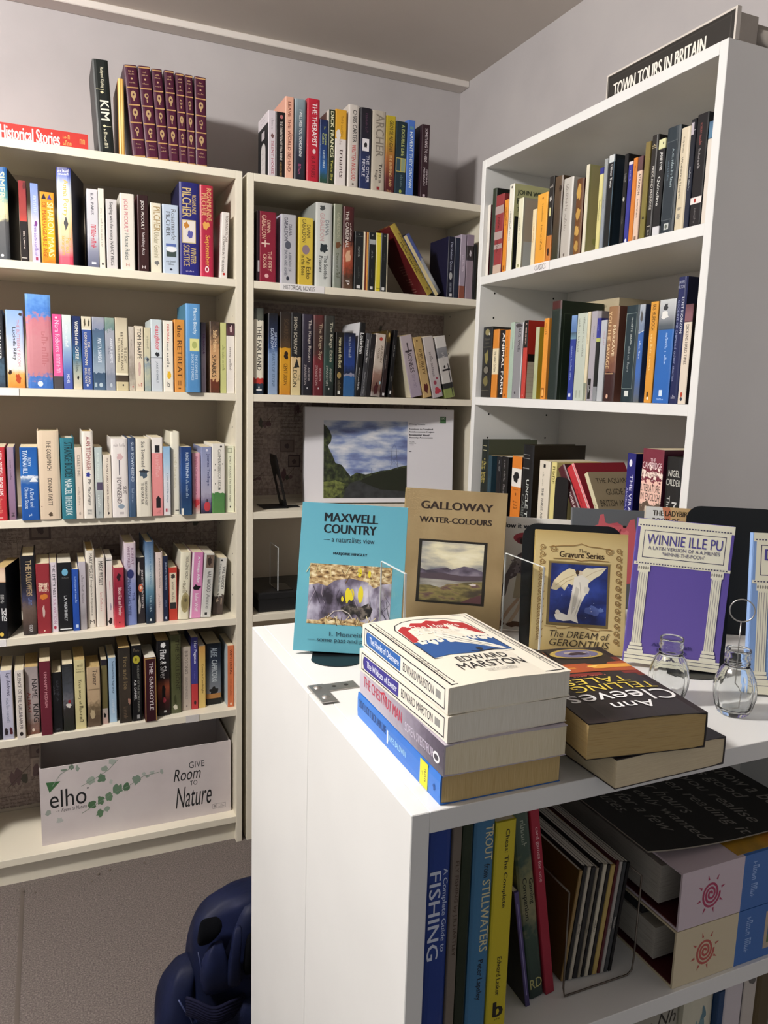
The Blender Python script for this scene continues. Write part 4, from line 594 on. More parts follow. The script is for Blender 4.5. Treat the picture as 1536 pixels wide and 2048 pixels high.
(.4983,.0245,.1702,.11,.012,0,0,0,'','1c1a1c@0 201c1c@1','T|ANIMAL FARM|e8e4e0|.02|.96|.55|1¦r|504c48|.1|.9|.3|.34','black paperback with big white capitals'),
(.5235,.0224,.17,.11,.012,0,0,0,'','d08030@0 cc7828@1','T|~oooo oooo|8c4c14|.08|.4|.35|.65¦r|8c4c14|.94|.98|.3|.6','plain orange paperback beside the aqua one'),
(.5467,.0182,.1869,.128,.012,0,0,0,'','a8bcac@0 a0b4a4@1~.08','T|~ooooooooo|68786c|.15|.4|.6|.8','slim aqua paperback'),
(.5656,.0398,.1838,.11,.012,0,0,0,'','8c8c90@0 88888c@1','b|403c40|0|.07|.1|.95¦T|H.G. Wells|26242a|.08|.38|.45|.75¦b|403c44|.9|.95|.25|.5¦r|d8d8dc|0|1|.92|1','grey paperback with black swirl at its head'),
(.6076,.0165,.1876,.128,.012,0,0,0,'a82c24','=1a1818@0 =1c1818@.34 =b84038@.35','T|P. HIGHSMITH|d8b8b0|.04|.3|.4|.75¦e|d8b8b0|.95|.97|.4|.6','red paperback with black upper spine'),
(.6583,.0143,.1686,.11,.012,0,0,0,'b09c30','b4b898@0 a8b088@1','T|~oooooo|808460|.5|.9|.4|.6','pale sage paperback showing its mustard cover'),
(.6907,.0178,.1863,.128,.012,0,0,0,'','e0963c@0 dc9038@1','T|~oooooo|7c4818|.06|.2|.35|.65¦r|8c5018|.86|.98|.2|.8¦r|e8b060|.88|.96|.3|.7','slim bright orange paperback beside the dark green hardback'),
(.7157,.036,.2221,.12,.012,0,0,1,'1e2a1c','=44201f@0 48201f@.07 =1f2c28@.08 1e2a28@1~.05','r|404c40|.09|.095|.1|.95','tall dark green hardback with maroon head'),
(.7937,.019,.1849,.11,.012,0,0,0,'','=7898c8@0 5878a8@.16 =405468@.2 688ca0@.27 =2c3c8c@.28 28388c@1','T|~oooooo oooooo oooo|a8b8d8|.32|.8|.35|.6¦r|d8dce8|.92|.96|.3|.7','blue paperback with sea photograph at its head'),
(.815,.034,.1875,.128,.012,0,0,0,'','bcc4b8@0 b4bcb0@1','T|~oooooooo ooo oooooo|6c7068|.05|.5|.65|.8¦T|~ooooooo ooooooo|6c7068|.05|.45|.2|.36¦r|98a090|.88|.97|.3|.42¦r|98a090|.88|.97|.65|.75','pale sage thick paperback with fine double lettering'),
(.8507,.0095,.1888,.128,.012,0,0,0,'','d8ceb0','T|~ooooooooo|8c8468|.1|.5|.3|.6¦r|808878|.8|1|0|.9','narrow cream paperback beside the lilac-grey one'),
(.863,.0193,.1886,.128,.012,0,0,0,'','a8a4ac@0 a09ca4@1','T|~oooooooo|68646c|.08|.4|.5|.7¦r|181818|.75|.98|.15|.65¦T|~ooooo|d0d0d0|.78|.96|.3|.5','lilac-grey paperback with black label at its foot'),
(.8829,.0123,.1875,.128,.012,0,0,0,'','=908c90@0 =888488@.07 =303488@.08 303888@.28 =b0b868@.3 =1c2020@.34 181c1c@.82 =808488@.84','T|~oooo|7080c0|.12|.25|.3|.6','blue and black paperback with lime stripe'),
(.8963,.0182,.1675,.11,.012,0,0,0,'','b4b8c0@0 acb0b4@1','T|~ooooo ooo|a87880|.04|.4|.6|.8','pale blue-grey paperback beside the tan one'),
(.9157,.0327,.1935,.155,.012,0,0,1,'70483c','906c4c@0 8c6448@.5 704838@.6 =381c1c@.7 301818@1~.1','T|YOU THE SAVAGE|d8bc90|.05|.65|.12|.42¦T|MARKAVE|e0d0b0|.2|.52|.6|.85¦r|c0a078|.7|.71|.1|.9¦e|d0a890|.92|.97|.35|.55','thick tan and dark brown book with cream capitals'),
(.9703,.0377,.1903,.155,.012,0,0,1,'','1e3038@0 1c2c34@1','r|80908c|.08|.86|.1|.9¦r|1c2e36|.085|.855|.13|.87¦T|The ~oooo ooooo|a8b0ac|.12|.4|.5|.68¦T|~oooo ooo ooooo|98a0a0|.42|.68|.4|.56¦r|d0d4d0|.88|.94|.35|.65','dark teal hardback with ruled panel'),
(1.0104,.0151,.1897,.128,.012,0,0,0,'30446c','=b0b8c0@0 7888a0@.2 =d8dce0@.27 =3460a8@.28 3c64a8@.7 585c5c@1~.1','T|~oooo oooo|c8d4e8|.32|.6|.35|.65¦b|505050|.05|.2|.2|.8','slim blue paperback with photograph at its head'),
(1.0401,.0204,.1919,.128,.012,0,0,0,'','d4983c@0 d09034@1','T|IRIS MURDOCH|503414|.03|.28|.3|.75¦T|~ooo oooo oooooo|e8cc90|.32|.68|.35|.65¦r|503414|.89|.94|.35|.6¦e|e8e0d0|.94|.97|.4|.65','orange paperback beside the bright blue one'),
(1.0637,.0417,.1929,.128,.012,0,0,0,'','=c4c8c8@0 b0b4b8@.1 505860@.25 =404c58@.28 =2c66b0@.29 2860ac@1','b|303438|.03|.12|.25|.6¦b|e0e0dc|.1|.2|.1|.7¦T|~ooooooo o oooo|b8d0f0|.32|.62|.55|.7¦r|d0e0f0|.87|.93|.4|.6¦J|~oooooo|a8c8f0|.95|.97|.3|.7','broad bright blue paperback with seated figure photograph'),
(1.1063,.0224,.23,.155,.012,0,0,1,'10163c','1c2454@0 18204c@1','H|JAMES|b0b4c4|.03|.06|.15|.75¦H|HILTON|b0b4c4|.065|.09|.1|.8¦T|LOST HORIZON|c8ccd8|.16|.44|.62|.88¦T|GOODBYE MR CHIPS|8890b0|.18|.5|.2|.42¦T|and other stories|8088a8|.5|.82|.2|.45¦J|~ooo|a8a8b8|.93|.96|.3|.7','tall navy hardback rising above its neighbours'),
(1.1298,.0191,.1793,.11,.012,0,0,0,'241818','=603c44@0 805860@.1 =583c40@.17 =dcd0c0@.18 d8ccbc@1','T|DICKENS HARD TIMES|483c34|.2|.6|.35|.7¦e|b04028|.88|.93|.3|.6¦e|283040|.93|.97|.3|.6','cream paperback with rosy picture at its head, beside the upright'),
]),
('C3',1.0732,1,'third shelf under the sign','books on the third shelf under the sign',[
(.4321,.0353,.2342,.155,.012,0,0,1,'4c5040','1c2420@0 1a201c@1~.05','r|c0b890|.07|.075|.3|.8¦r|c0b890|.12|.125|.3|.8¦T|~oooo oooo|c0b060|.22|.5|.5|.8¦T|~ooo oooo|b0a458|.25|.5|.2|.4','tall dark green hardback at the far end'),
(.4723,.0164,.1937,.128,.012,0,0,0,'','28404c','T|~oooooooo|506874|.1|.7|.4|.7','narrow dark teal paperback'),
(.5138,.022,.195,.128,.012,0,0,0,'','18161a','T|~oo ooo|a0a0a0|.05|.2|.5|.75','narrow black paperback beside another black one'),
(.5375,.0314,.1969,.128,.012,0,0,0,'','1a1818','T|~ooo oooo oooo|807c7c|.05|.5|.4|.7','black paperback touching the orange one'),
(.5868,.0437,.2024,.128,.012,0,0,0,'2c1418','=d47c2c@0 =d07828@.14 =e4e0d8@.15 =e0dcd4@.37 =d07828@.38','b|181818|.17|.34|.15|.85¦J|~ooooo|884814|.4|.42|.2|.85¦e|884814|.45|.49|.45|.6¦J|~ooooo|683008|.55|.575|.2|.85¦J|~oooo|683008|.59|.615|.3|.8¦J|~ooo|683008|.63|.655|.35|.75','orange paperback with white woodcut panel'),
(.6319,.0451,.2346,.155,.012,0,0,1,'241c10','161618','r|909090|.1|.105|.1|.7¦r|909090|.14|.145|.1|.7¦r|909090|.24|.25|.1|.7¦T|UNCLE TOMS|c8ccc8|.36|.95|.5|.75¦T|CABIN|686c68|.52|.8|.15|.4','tall black hardback with silver capitals'),
(.7058,.0422,.2024,.128,.012,0,0,0,'','dcd4c4','T|THE THREE AGES OF MAN|484440|.32|.95|.35|.55¦T|~oooooo|a09888|.12|.3|.35|.5¦r|181818|.04|.08|.4|.6','cream paperback with spaced black capitals'),
(.7546,.019,.203,.128,.012,0,0,0,'','d8cc88','T|~oooo|686028|.05|.25|.3|.75','pale yellow paperback beside the black bookend'),
(1.0076,.0242,.2449,.128,.012,0,0,0,'10104c','232370@0 20206c@1','T|THE VIRAGO BOOK|d8d8ec|.16|.85|.5|.85¦T|ANGELA CARTER|a8a8d0|.2|.7|.15|.35¦e|e8e8f0|.05|.11|.3|.65','deep blue paperback with white capitals'),
(1.0509,.057,.2579,.128,.012,0,0,0,'5c2840','=742c3c@0 702838@.14 =f0e0d4@.17 =702838@.215 =ecc4b4@.25 =e8c0b0@.4 =5c4c40@.41 746050@1~.15','H|CAMBRIDGE|f0e0e0|.1|.15|.05|.95¦H|THE|e8d0d4|.07|.095|.4|.65¦J|~oooooo|907068|.175|.205|.2|.8¦H|LITERATURE|483028|.27|.325|.05|.95¦H|IN ENGLISH|483028|.335|.39|.05|.95¦b|a89888|.42|.7|.1|.6¦b|c8b0a4|.5|.9|.55|.85','thick plum paperback with pink title panel and carved-stone photograph'),
(1.1157,.0406,.2476,.155,.012,0,0,1,'','1c1c1c@0 181818@1','H|NIGEL|d0d0c8|.1|.15|.2|.9¦H|CALDER|d0d0c8|.17|.22|.1|.98¦T|MAGIC|c8c8c4|.3|.7|.55|.85¦T|The Oxford Guide|b0b0ac|.28|.85|.22|.42','broad black book with pale capitals, last beside the upright'),
]),
]
# ---------------------------------------------------------------- shelved books (metres: u along the shelf, width, height, depth, setback, lean, turn)
def maroon(i):
    orn=['e','b','d','e','t','b','e']; m=[]
    for t in (.012,.235,.42,.61,.795,.975): m.append('r|b8905c|%.3f|%.3f|.05|.95'%(t,t+.013))
    for j,t in enumerate((.275,.465,.655)):
        k=orn[(i+j*2)%7]; m.append('%s|b09468|%.3f|%.3f|.3|.72'%('b' if k in 'bt' else 'e',t,t+.085))
        m.append('%s|4c1830|%.3f|%.3f|.42|.6'%('e' if k!='e' else 'd',t+.025,t+.055))
        m.append('r|b09468|%.3f|%.3f|.46|.56'%(t+.08,t+.11))
    m+=['J|~ooo|c0a078|.06|.075|.3|.7','J|~ooooo|c0a078|.09|.105|.25|.75','e|c0a078|.135|.155|.42|.58','J|~ooooo|c0a078|.18|.195|.2|.8','J|~oooo|c0a078|.84|.855|.25|.75','J|~ooooo|c0a078|.88|.895|.25|.75']
    return m
def arch_cover(d):
    def f(t,px):
        w,h=.112,.178
        mk=['r|1b1b1d|.17|1|0|1','r|d4ccd0|0|.17|0|1','J|~ooooo ooooo oo|908890|.04|.06|.2|.8','J|~ooooo oo ooooooo|908890|.09|.11|.2|.8','r|c0b8bc|.24|.36|.35|.65','J|~ooo|605860|.27|.29|.4|.6',
            'r|cfcac8|.55|1|.28|.74','e|cfcac8|.42|.68|.28|.74']+['J|~oooooo ooo|a09898|%.2f|%.3f|.32|.7'%(z,z+.02) for z in (.56,.64,.72,.8,.88)]
        marks_mesh('back_cover_print',w,h,mk,t,Matrix.Translation((px,.114,0))@Matrix.Rotation(R(-90),4,'Z'))
    return f
def side_print(w,h,mk,right=True,y0=.004):
    def f(t,px,W):
        if right: M=Matrix.Translation((px+W,y0,0))@Matrix.Rotation(R(90),4,'Z')
        else: M=Matrix.Translation((px,y0+w,0))@Matrix.Rotation(R(-90),4,'Z')
        marks_mesh('cover_print',w,h,mk,t,M)
    return f
EXTRA={
 'pale lilac paperback showing':None,
 'tall white paperback showing its pale':side_print(.118,.205,['K|JOHN WILLIAM|3c4434|.05|.12|.05|.95','K|POLIDORI|3c4434|.145|.215|.05|.62','S|The Vampyre|50584c|.25|.32|.06|.7','r|161819|.36|1|0|.9','e|c8c0a8|.72|.8|.3|.6']),
 'cream paperback with grey cover':side_print(.105,.162,['T|~oo|605c58|.05|.1|.3|.8','r|a89c8c|0|.6|.02|1','r|b0b4b4|.6|1|.02|1','e|16161a|.62|.86|.45|.95','r|16161a|.8|1|.55|1']),
 'pale sage paperback showing':side_print(.105,.165,['r|b8a030|.05|1|.22|1','K|THE|2c2410|.1|.22|.35|.95']),
 'red paperback with black upper spine':side_print(.12,.185,['r|181414|.42|.52|0|1','J|III|c8c0b0|.45|.49|.4|.5','r|b8b0a0|.52|1|0|1']+['r|989080|%.3f|%.3f|0|1'%(z,z+.004) for z in (.57,.62,.67,.72,.77,.82,.87,.92,.97)]),
 'tall dark green hardback with maroon head':side_print(.112,.2,['r|4c5a48|.03|.034|.06|.95','r|4c5a48|.03|1|.06|.07','b|3c5028|.08|.95|.4|.9','b|50602c|.15|.5|.5|.85','b|485a28|.5|.9|.45|.85']),
 'black paperback with white tip and dark':side_print(.12,.175,['r|1e2c38|0|1|.02|1','b|4a4638|.3|1|.2|.9','e|2c2c28|.25|.42|.4|.7']),
 'tall cream book showing':side_print(.13,.178,['r|b0a878|0|1|.02|1','J|~ooo|706840|.08|.1|.3|.6','S|Cold|c89078|.3|.37|.3|.7','b|8c8c48|.5|.7|.2|.7','b|989850|.6|.95|.3|.9','b|a0a060|.75|1|.1|.5']),
 'olive-gold hardback':side_print(.14,.22,['J|~oooooo oooo ooo|c8a090|%.2f|%.3f|.25|.8'%(z,z+.012) for z in (.5,.54,.58,.62,.7,.74,.78,.86,.9)]+['r|d8d0cc|.94|1|.2|.5'],False),
 'pale lilac paperback with sword':side_print(.11,.19,['J|~ooooo ooooo oo|8c8474|%.2f|%.3f|.15|.8'%(z,z+.012) for z in (.25,.3,.35,.4,.45,.5,.56,.62,.68,.74)],False),
 'bright blue paperback with white mountain':None,
}
n=0
for row,z,isC,where,group,L in BOOKS:
    for (u,wd,h,d,s,lean,turn,hard,side,cov,marks,lab) in L:
        n+=1; mk=marks.split('¦') if marks else []
        if cov.startswith('@M'): mk=maroon(int(cov[2])); cov='43122a@0 4a1630@1~.06'
        px=-wd if lean>.5 else 0
        uu=u+wd if lean>.5 else u
        z_=z+(.0005 if abs(lean)<.5 else .0013)
        if isC: loc=(.5401+s,-uu,z_); rot=(0,R(lean),R(-90+turn))
        else: loc=(uu,s,z_); rot=(0,R(lean),R(turn))
        if lab.startswith('olive-gold') : d=.15
        cm=None
        for k,f in EXTRA.items():
            if lab.startswith(k):
                cm=arch_cover(d) if f is None and 'lilac' in k else (lambda t,p,f=f,wd=wd:f(t,p,wd)) if f else None
        pg=PAGE_TAN if ('greige' in lab or 'straw' in lab or 'tan ' in lab or n%7==3) else PAGE_WHITE if n%5==0 else PAGE
        book('hardback_book' if hard else 'paperback_book',lab+', '+where,group,loc,rot,wd,h,d,cov,side or None,mk,bool(hard),px,n,pg,cm)
# more books on the third shelf under the sign: three leaning ones; two standing in a second rank above
XC=.5401; Z3=1.0732
def cbook(label,u,w,h,d,s,lean,z,cov,side,mk,hard,seed,cm=None,group='books on the third shelf under the sign',turn=0):
    return book('hardback_book' if hard else 'paperback_book',label,group,(XC+s,-u,z+.0012),(0,R(lean),R(-90+turn)),w,h,d,cov,side,mk,hard,0,seed,PAGE,cm)
cbook('dark maroon book leaning beside the black bookend, third shelf under the sign',.912,.026,.23,.14,.012,-36,Z3,'4c1c24@0 441820@1','401018',['T|ANGELA CARTER|d8c8c8|.25|.7|.4|.68','T|~ooooo|c0a8a8|.75|.95|.4|.62'],True,301)
cbook('red book with white edge leaning on the maroon one, third shelf under the sign',.9475,.028,.235,.145,.012,-36,Z3,'b83038@0 b02c34@1','7c1c28',['r|e0c8c8|0|1|.86|.93','T|A Book of ~ooooo|701820|.12|.75|.3|.6'],True,302)
cbook('taupe guidebook leaning with its lettered cover showing, third shelf under the sign',.9865,.012,.22,.125,.012,-33,Z3,'d0c8a8@0 c8c0a0@1','8d7f66',['T|~oooo oooooo oooo ooo|807858|.1|.9|.3|.7'],False,303,
  lambda t,p:side_print(.118,.22,['H|THE AQUARIAN|2c2418|.07|.135|.1|.97','H|GUIDE TO|2c2418|.19|.255|.25|.85','H|BRITISH AND IRISH|2c2418|.31|.38|.06|.98','K|MYTHOLOGY|2c2418|.43|.52|.08|.98','r|5c5038|.56|.563|.25|.85','b|50442c|.62|.8|.5|.8'])(t,p,.012),turn=-3)
cbook('light green book standing in the rear rank, second shelf under the sign',.612,.018,.236,.115,.135,0,1.4192,'8c9c60@0 84945c@1','7c8c50',[],False,304,group='books on the second shelf under the sign')
cbook('wide cream book standing in the rear rank, second shelf under the sign',.664,.135,.232,.115,.135,0,1.4192,'b4a88c@0 aca084@1',None,['J|~oooooo ooooooo|8c8468|.06|.08|.25|.75','J|~ooo oooooo|8c8468|.1|.12|.25|.75'],False,305,group='books on the second shelf under the sign')
# red book lying flat beyond the black hardback
t=thing('hardback_book','red book lying flat with large white lettering, atop the cardboard-box bookcase','book',(-.80,.012,2.02),(0,0,0),'books on top of the cardboard-box bookcase')
bm=bmesh.new(); L_=.40
prism(bm,[(.0,.0),(.003,0),(.036,0),(.039,0),(.039,.2),(.036,.2),(.036,.006),(.003,.006),(.003,.2),(0,.2)],0,L_)
bmesh.ops.transform(bm,verts=bm.verts,matrix=Matrix(((0,0,1,0),(0,1,0,0),(1,0,0,0),(0,0,0,1))))
obj('cover',bm,ramp_mat('c23a34',.4),t); bxo('page_block',PAGE,t,.003,L_-.003,.006,.196,.003,.036)
marks_mesh('spine_print',L_,.039,['K|Historical Stories|f0e4e0|.12|.95|.49|.83','J|~ooo|e0a860|.2|.45|.42|.47','J|~oooo|e0a860|.55|.85|.42|.475','J|~ooo|e0a860|.2|.45|.85|.89','J|~oooo|e0a860|.55|.85|.85|.9','J|~oo|e0a860|.35|.65|.95|.98'],t)
# ---------------------------------------------------------------- top of the low bookcase: books on stands
M_black=mat('141416',.45); M_blackgloss=mat('101214',.3)
def acrylic():
    m,nt,b=nm('clear_acrylic'); b.inputs['Base Color'].default_value=(.97,.98,.98,1); b.inputs['Roughness'].default_value=.02
    b.inputs['Transmission Weight'].default_value=1; b.inputs['IOR'].default_value=1.12; b.inputs['Alpha'].default_value=1
    return m
M_acr=acrylic(); M_edge_glint=mat('d8dcdc',.25,name='acrylic_edge_glint')  # opaque pale strips put the glint of clear edges into colour
def upright(name,label,group,x,y,z,rz,lean,roll,W,H,T,cover_spec,mk,seed=1,back='d8d0c0',res=4,cat='book',page=None,spine=None):
    """a book or booklet standing face out: front cover at local y=0, leaning back"""
    t=thing(name,label,cat,(x,y,z),(0,0,0),group)
    t.matrix_world=Matrix.Translation((x,y,z))@Matrix.Rotation(R(rz),4,'Z')@Matrix.Rotation(R(-lean),4,'X')@Matrix.Rotation(R(roll),4,'Y')
    cv=ramp_mat(cover_spec,.4) if isinstance(cover_spec,str) else cover_spec
    tb=.0012 if T>.006 else .0005
    bxo('front_cover',cv,t,0,W,0,tb,0,H,.0003)
    if T>.003:
        bxo('page_block',page or PAGE,t,.0015,W-.0015,tb,T-tb,.001,H-.001)
        bxo('back_cover',cv if spine is None else mat(spine,.45),t,0,W,T-tb,T,0,H); bxo('spine',cv if spine is None else mat(spine,.45),t,-.0008,.0012,0.0004,T-.0004,0,H)
    else: bxo('back_cover',cv,t,0,W,tb,T,0,H)
    marks_mesh('cover_print',W,H,mk,t,None,res,seed=seed)
    return t
G='books displayed on stands'
NAMED['pond']=noise_mat('pond_photo',['2c2630','6c6478','aca8bc','d0ccd8'],26,.4,8,stretch=(1.3,1,.8),lo=.36,hi=.64)
NAMED['reeds']=noise_mat('reed_photo',['5c442c','a48458','ccb484','ece0bc'],110,.4,8,stretch=(1,1,1.8),lo=.36,hi=.64)
NAMED['twig']=noise_mat('twig_photo',['181818','383430','706860'],120,.4,6,lo=.4,hi=.6)
rng=random.Random(3)
mk=['K|MAXWELL|101820|.065|.125|.22|.72','K|COUNTRY|101820|.142|.202|.22|.71','H|— a naturalists view|202c38|.225|.262|.22|.70','K|MARJORIE HINGLEY|182430|.33|.352|.32|.64',
 'r|*pond|.412|.815|.11|.89','p|*reeds|.11,.412 .89,.412 .89,.52 .8,.53 .72,.56 .66,.52 .5,.5 .35,.52 .28,.56 .2,.545 .11,.56','p|*reeds|.11,.815 .11,.79 .22,.79 .3,.76 .38,.775 .45,.785 .55,.765 .62,.785 .68,.80 .7,.815','p|*twig|.42,.70 .48,.68 .52,.67 .6,.69 .68,.66 .72,.7 .7,.75 .62,.78 .56,.735 .48,.75 .43,.72']
for u0,t0,u1,t1 in ((.455,.565,.505,.655),(.49,.57,.54,.65),(.46,.6,.49,.67),(.575,.55,.625,.66),(.42,.62,.445,.66),(.56,.425,.6,.49),(.66,.44,.685,.49)):
    mk.append('e|e0d030|%.3f|%.3f|%.3f|%.3f'%(t0,t1,u0,u1))
for i in range(46):
    a=rng.uniform(.12,.8); b=rng.choice((rng.uniform(.41,.5),rng.uniform(.74,.8)))
    mk.append('l|%s|.006|%.3f,%.3f %.3f,%.3f'%(rng.choice(('d8c890','786038','e0d4a0','503c24')),a,b,a+rng.uniform(-.05,.05),b+rng.uniform(.01,.06)))
for i in range(16):
    a=rng.uniform(.13,.85); b=rng.uniform(.54,.7)
    mk.append('l|%s|.004|%.3f,%.3f %.3f,%.3f %.3f,%.3f'%(rng.choice(('40384c','302c34','b0a8b4')),a,b,a+rng.uniform(-.06,.06),b+.06,a+rng.uniform(-.08,.08),b+.12))
mk+=['l|c8c0b8|.008|.3,.77 .36,.725 .44,.715 .5,.735 .54,.775','p|d8d8dc|.0,.0 .06,.0 .0,.5','H|1. Monreith Estate|203848|.862|.892|.33|.86','H|— some past and present views|203848|.903|.94|.13|.98']
mk=[m for m in mk if not m.startswith('p|d8d8dc')]
upright('booklet','light blue booklet with yellow pond flowers photograph, on a black stand at the bookcase corner',G,-.2176,-1.2392,1.0642,-23.8,13.5,1.7,.1507,.2099,.0026,'5fa4b8@0 68b0c2@.5 62a8ba@1',mk,2,cat='booklet')
# painting on the brown cover
NAMED['psky']=noise_mat('painted_sky',['6c7078','a8a498','d8d0b0','e4dec4'],20,.5,6,stretch=(.7,1,2.4),lo=.34,hi=.66)
NAMED['phill']=noise_mat('painted_hills',['3c3440','5c5464','7c7480'],40,.5,6,stretch=(.8,1,2),lo=.38,hi=.62)
NAMED['pgrass']=noise_mat('painted_grass',['40382c','5c5434','847848','5c4044'],45,.5,7,stretch=(.7,1,2.2),lo=.36,hi=.64)
NAMED['plake']=noise_mat('painted_lake',['706c68','98948c','b0aca4'],30,.5,5,stretch=(.5,1,3),lo=.38,hi=.62)
mk=['K|GALLOWAY|2c1f16|.085|.14|.165|.865','K|WATER-COLOURS|2c1f16|.195|.235|.155|.86','r|201c16|.355|.80|.165|.835','r|*psky|.37|.785|.195|.805',
 'p|*phill|.195,.56 .25,.575 .32,.565 .38,.55 .45,.545 .5,.56 .56,.545 .62,.53 .7,.535 .76,.55 .805,.56 .805,.64 .195,.64','p|4c4048|.195,.595 .4,.585 .6,.6 .805,.59 .805,.645 .195,.64',
 'p|*plake|.195,.63 .6,.635 .805,.625 .805,.7 .195,.7','p|*pgrass|.195,.785 .195,.68 .3,.675 .4,.69 .46,.665 .56,.655 .66,.64 .805,.63 .805,.785','p|5c3c40|.6,.785 .7,.75 .805,.72 .805,.785','b|c8c0bc|.645|.665|.67|.76',
 'K|JAMES FAED|2c1f16|.925|.955|.12|.5','b|a08c5c|.0|.02|.0|.05']
upright('worn_book','worn brown art book with landscape painting on its cover, behind the light blue booklet',G,-.0349,-1.1904,1.0634,-30.4,9.8,1.0,.1575,.2198,.010,noise_mat('brown_paper_board',['84704c','927d58','9c8862'],14,.8,7),mk,3,spine='a08c58')
# book with the woman in a red hat
mk=['K|‘How it works’|24242a|.055|.098|.03|.62','r|1c1418|.055|.185|.78|.95','e|ece8e0|.065|.175|.805|.925','e|a03848|.095|.15|.83|.9','l|301018|.008|.865,.095 .865,.15',
 'e|a8404c|.135|.235|.22|.56','e|7c2c38|.175|.24|.26|.46','e|e0c0ac|.165|.26|.34|.5','b|281c18|.17|.25|.31|.38','e|c03040|.232|.242|.42|.46','r|d8b8a0|.25|.31|.37|.44',
 'p|5c5052|.3,.33 .38,.3 .46,.3 .54,.34 .56,.5 .5,.52 .3,.52 .2,.56 .16,.7 .06,.72 .14,.52 .2,.44 .24,.38','p|807478|.3,.36 .36,.34 .34,.5 .26,.5','p|a89c84|.3,.5 .5,.5 .52,.72 .26,.72','l|c0a890|.045|.4,.72 .32,.84 .22,.95','l|b89c84|.045|.34,.72 .22,.82 .1,.95','b|583828|.92|.98|.16|.44','b|603c2c|.92|.975|.04|.18','K|A|24242a|.9|.93|.5|.54']
for i in range(24):
    a=rng.uniform(.18,.52);b=rng.uniform(.34,.52); mk.append('b|%s|%.3f|%.3f|%.3f|%.3f'%(rng.choice(('3c3438','8c8084','786c70')),b,b+.02,a,a+.035))
upright('hardback_book','white book with a woman in a red hat on its cover, behind the clear stand',G,.1106,-1.2351,1.0624,-28.2,10.4,1.0,.1131,.1779,.008,'e4e0d8@0 cfcac2@1',mk,4,spine='d8d2c8')
# grey book with red glove-like shape
mk=['b|b4505c|.12|.62|.12|.95','p|c05c64|.2,.3 .3,.18 .36,.16 .38,.06 .43,.05 .46,.14 .62,.17 .7,.16 .74,.2 .8,.1 .86,.09 .9,.3 .95,.5 .85,.75 .4,.8 .15,.6','b|d07078|.2|.36|.25|.42','b|d07078|.2|.4|.65|.82','e|201c1c|.16|.185|.7|.75','b|e8d0d0|.24|.27|.28|.32','b|e8d0d0|.26|.29|.72|.77','l|883440|.02|.42,.2 .5,.3 .52,.45','l|883440|.02|.68,.2 .6,.3 .6,.45','J|~oooooo|e8c8c8|.34|.37|.3|.6']
upright('hardback_book','grey book with a big glossy red shape on its cover, behind the cream one',G,.3128,-1.1604,1.0634,-25.1,10.3,1.0,.1272,.1723,.012,'5c6064@0 54585c@1',mk,5,spine='686c70')
# cream book with winged figure
NAMED['night']=noise_mat('night_sky_print',['141c48','1c2c6c','2c408c'],30,.4,6,lo=.36,hi=.64)
mk=['r|6c5c38|.26|.79|.155|.82','r|*night|.275|.765|.185|.795','r|8c7c4c|.255|.262|.15|.83','H|The|40301c|.145|.175|.47|.56','K|Gravure Series|3c2c18|.17|.22|.27|.75']
wing=['.19,.49 .22,.42 .3,.35 .38,.31 .44,.32 .47,.36 .46,.42 .42,.45 .38,.44 .34,.5 .3,.47 .25,.5','.5,.4 .52,.33 .56,.3 .63,.3 .7,.29 .78,.29 .72,.35 .66,.38 .6,.42']
mk+=['p|d8cca8|'+wing[0],'p|d8d0b4|'+wing[1],'l|a8946c|.006|.24,.46 .34,.4 .45,.36','l|a8946c|.006|.27,.485 .36,.42 .45,.39','l|b8a888|.006|.55,.38 .65,.33 .75,.3','e|d0c0a4|.325|.375|.475|.525','e|3c2c20|.32|.36|.45|.49',
 'p|d8d4c8|.44,.38 .52,.36 .6,.4 .58,.5 .52,.6 .48,.7 .5,.76 .42,.74 .34,.75 .26,.74 .24,.7 .3,.68 .38,.7 .4,.62 .42,.5','p|b8b4a8|.46,.46 .5,.48 .46,.64 .42,.7 .43,.58','e|d0c8b8|.66|.7|.25|.3','b|c8c4b8|.44|.52|.54|.61','l|a09c90|.006|.5,.42 .52,.55 .46,.7','b|4c5c98|.6|.7|.55|.75','b|586ca4|.62|.66|.7|.78']
for i in range(12): mk.append('e|d8d8e8|%.3f|%.3f|%.3f|%.3f'%((lambda a,b:(a,a+.006,b,b+.008))(rng.uniform(.45,.73),rng.uniform(.2,.78))))
def curl(u,t,r,c='8c6c3c'):
    return 'l|%s|.008|'%c+' '.join('%.4f,%.4f'%(u+r*(1-k/16)*math.cos(k*.8),t+.75*r*(1-k/16)*math.sin(k*.8)) for k in range(13))
for t0 in [x*.062+.14 for x in range(13)]:
    mk+=[curl(.085,t0,.035),curl(.91,t0,.035)]
    mk.append('b|a08450|%.3f|%.3f|.05|.075'%(t0+.02,t0+.04)); mk.append('b|a08450|%.3f|%.3f|.92|.95'%(t0+.02,t0+.04))
mk+=['l|8c6c3c|.008|.15,.14 .3,.125 .42,.12 .5,.1 .58,.12 .7,.125 .85,.14','l|8c6c3c|.008|.2,.235 .4,.232 .5,.245 .6,.232 .8,.235',curl(.2,.15,.045),curl(.8,.15,.045),'l|8c6c3c|.008|.14,.8 .26,.8 .28,.815 .36,.81 .42,.795 .5,.79 .58,.795 .64,.81 .72,.815 .74,.8 .86,.8',
 'S|The DREAM of|3c3020|.83|.885|.2|.84','S|GERONTIUS|3c3020|.9|.955|.2|.84']
upright('hardback_book','cream ornamented book with a white winged figure on dark blue, on the black stand',G,.1073,-1.3444,1.0645,-29.3,15,1.0,.1325,.1745,.009,'b49c64@0 c8b480@.12 ccb884@.85 b8a068@1',mk,6,spine='b8a060')
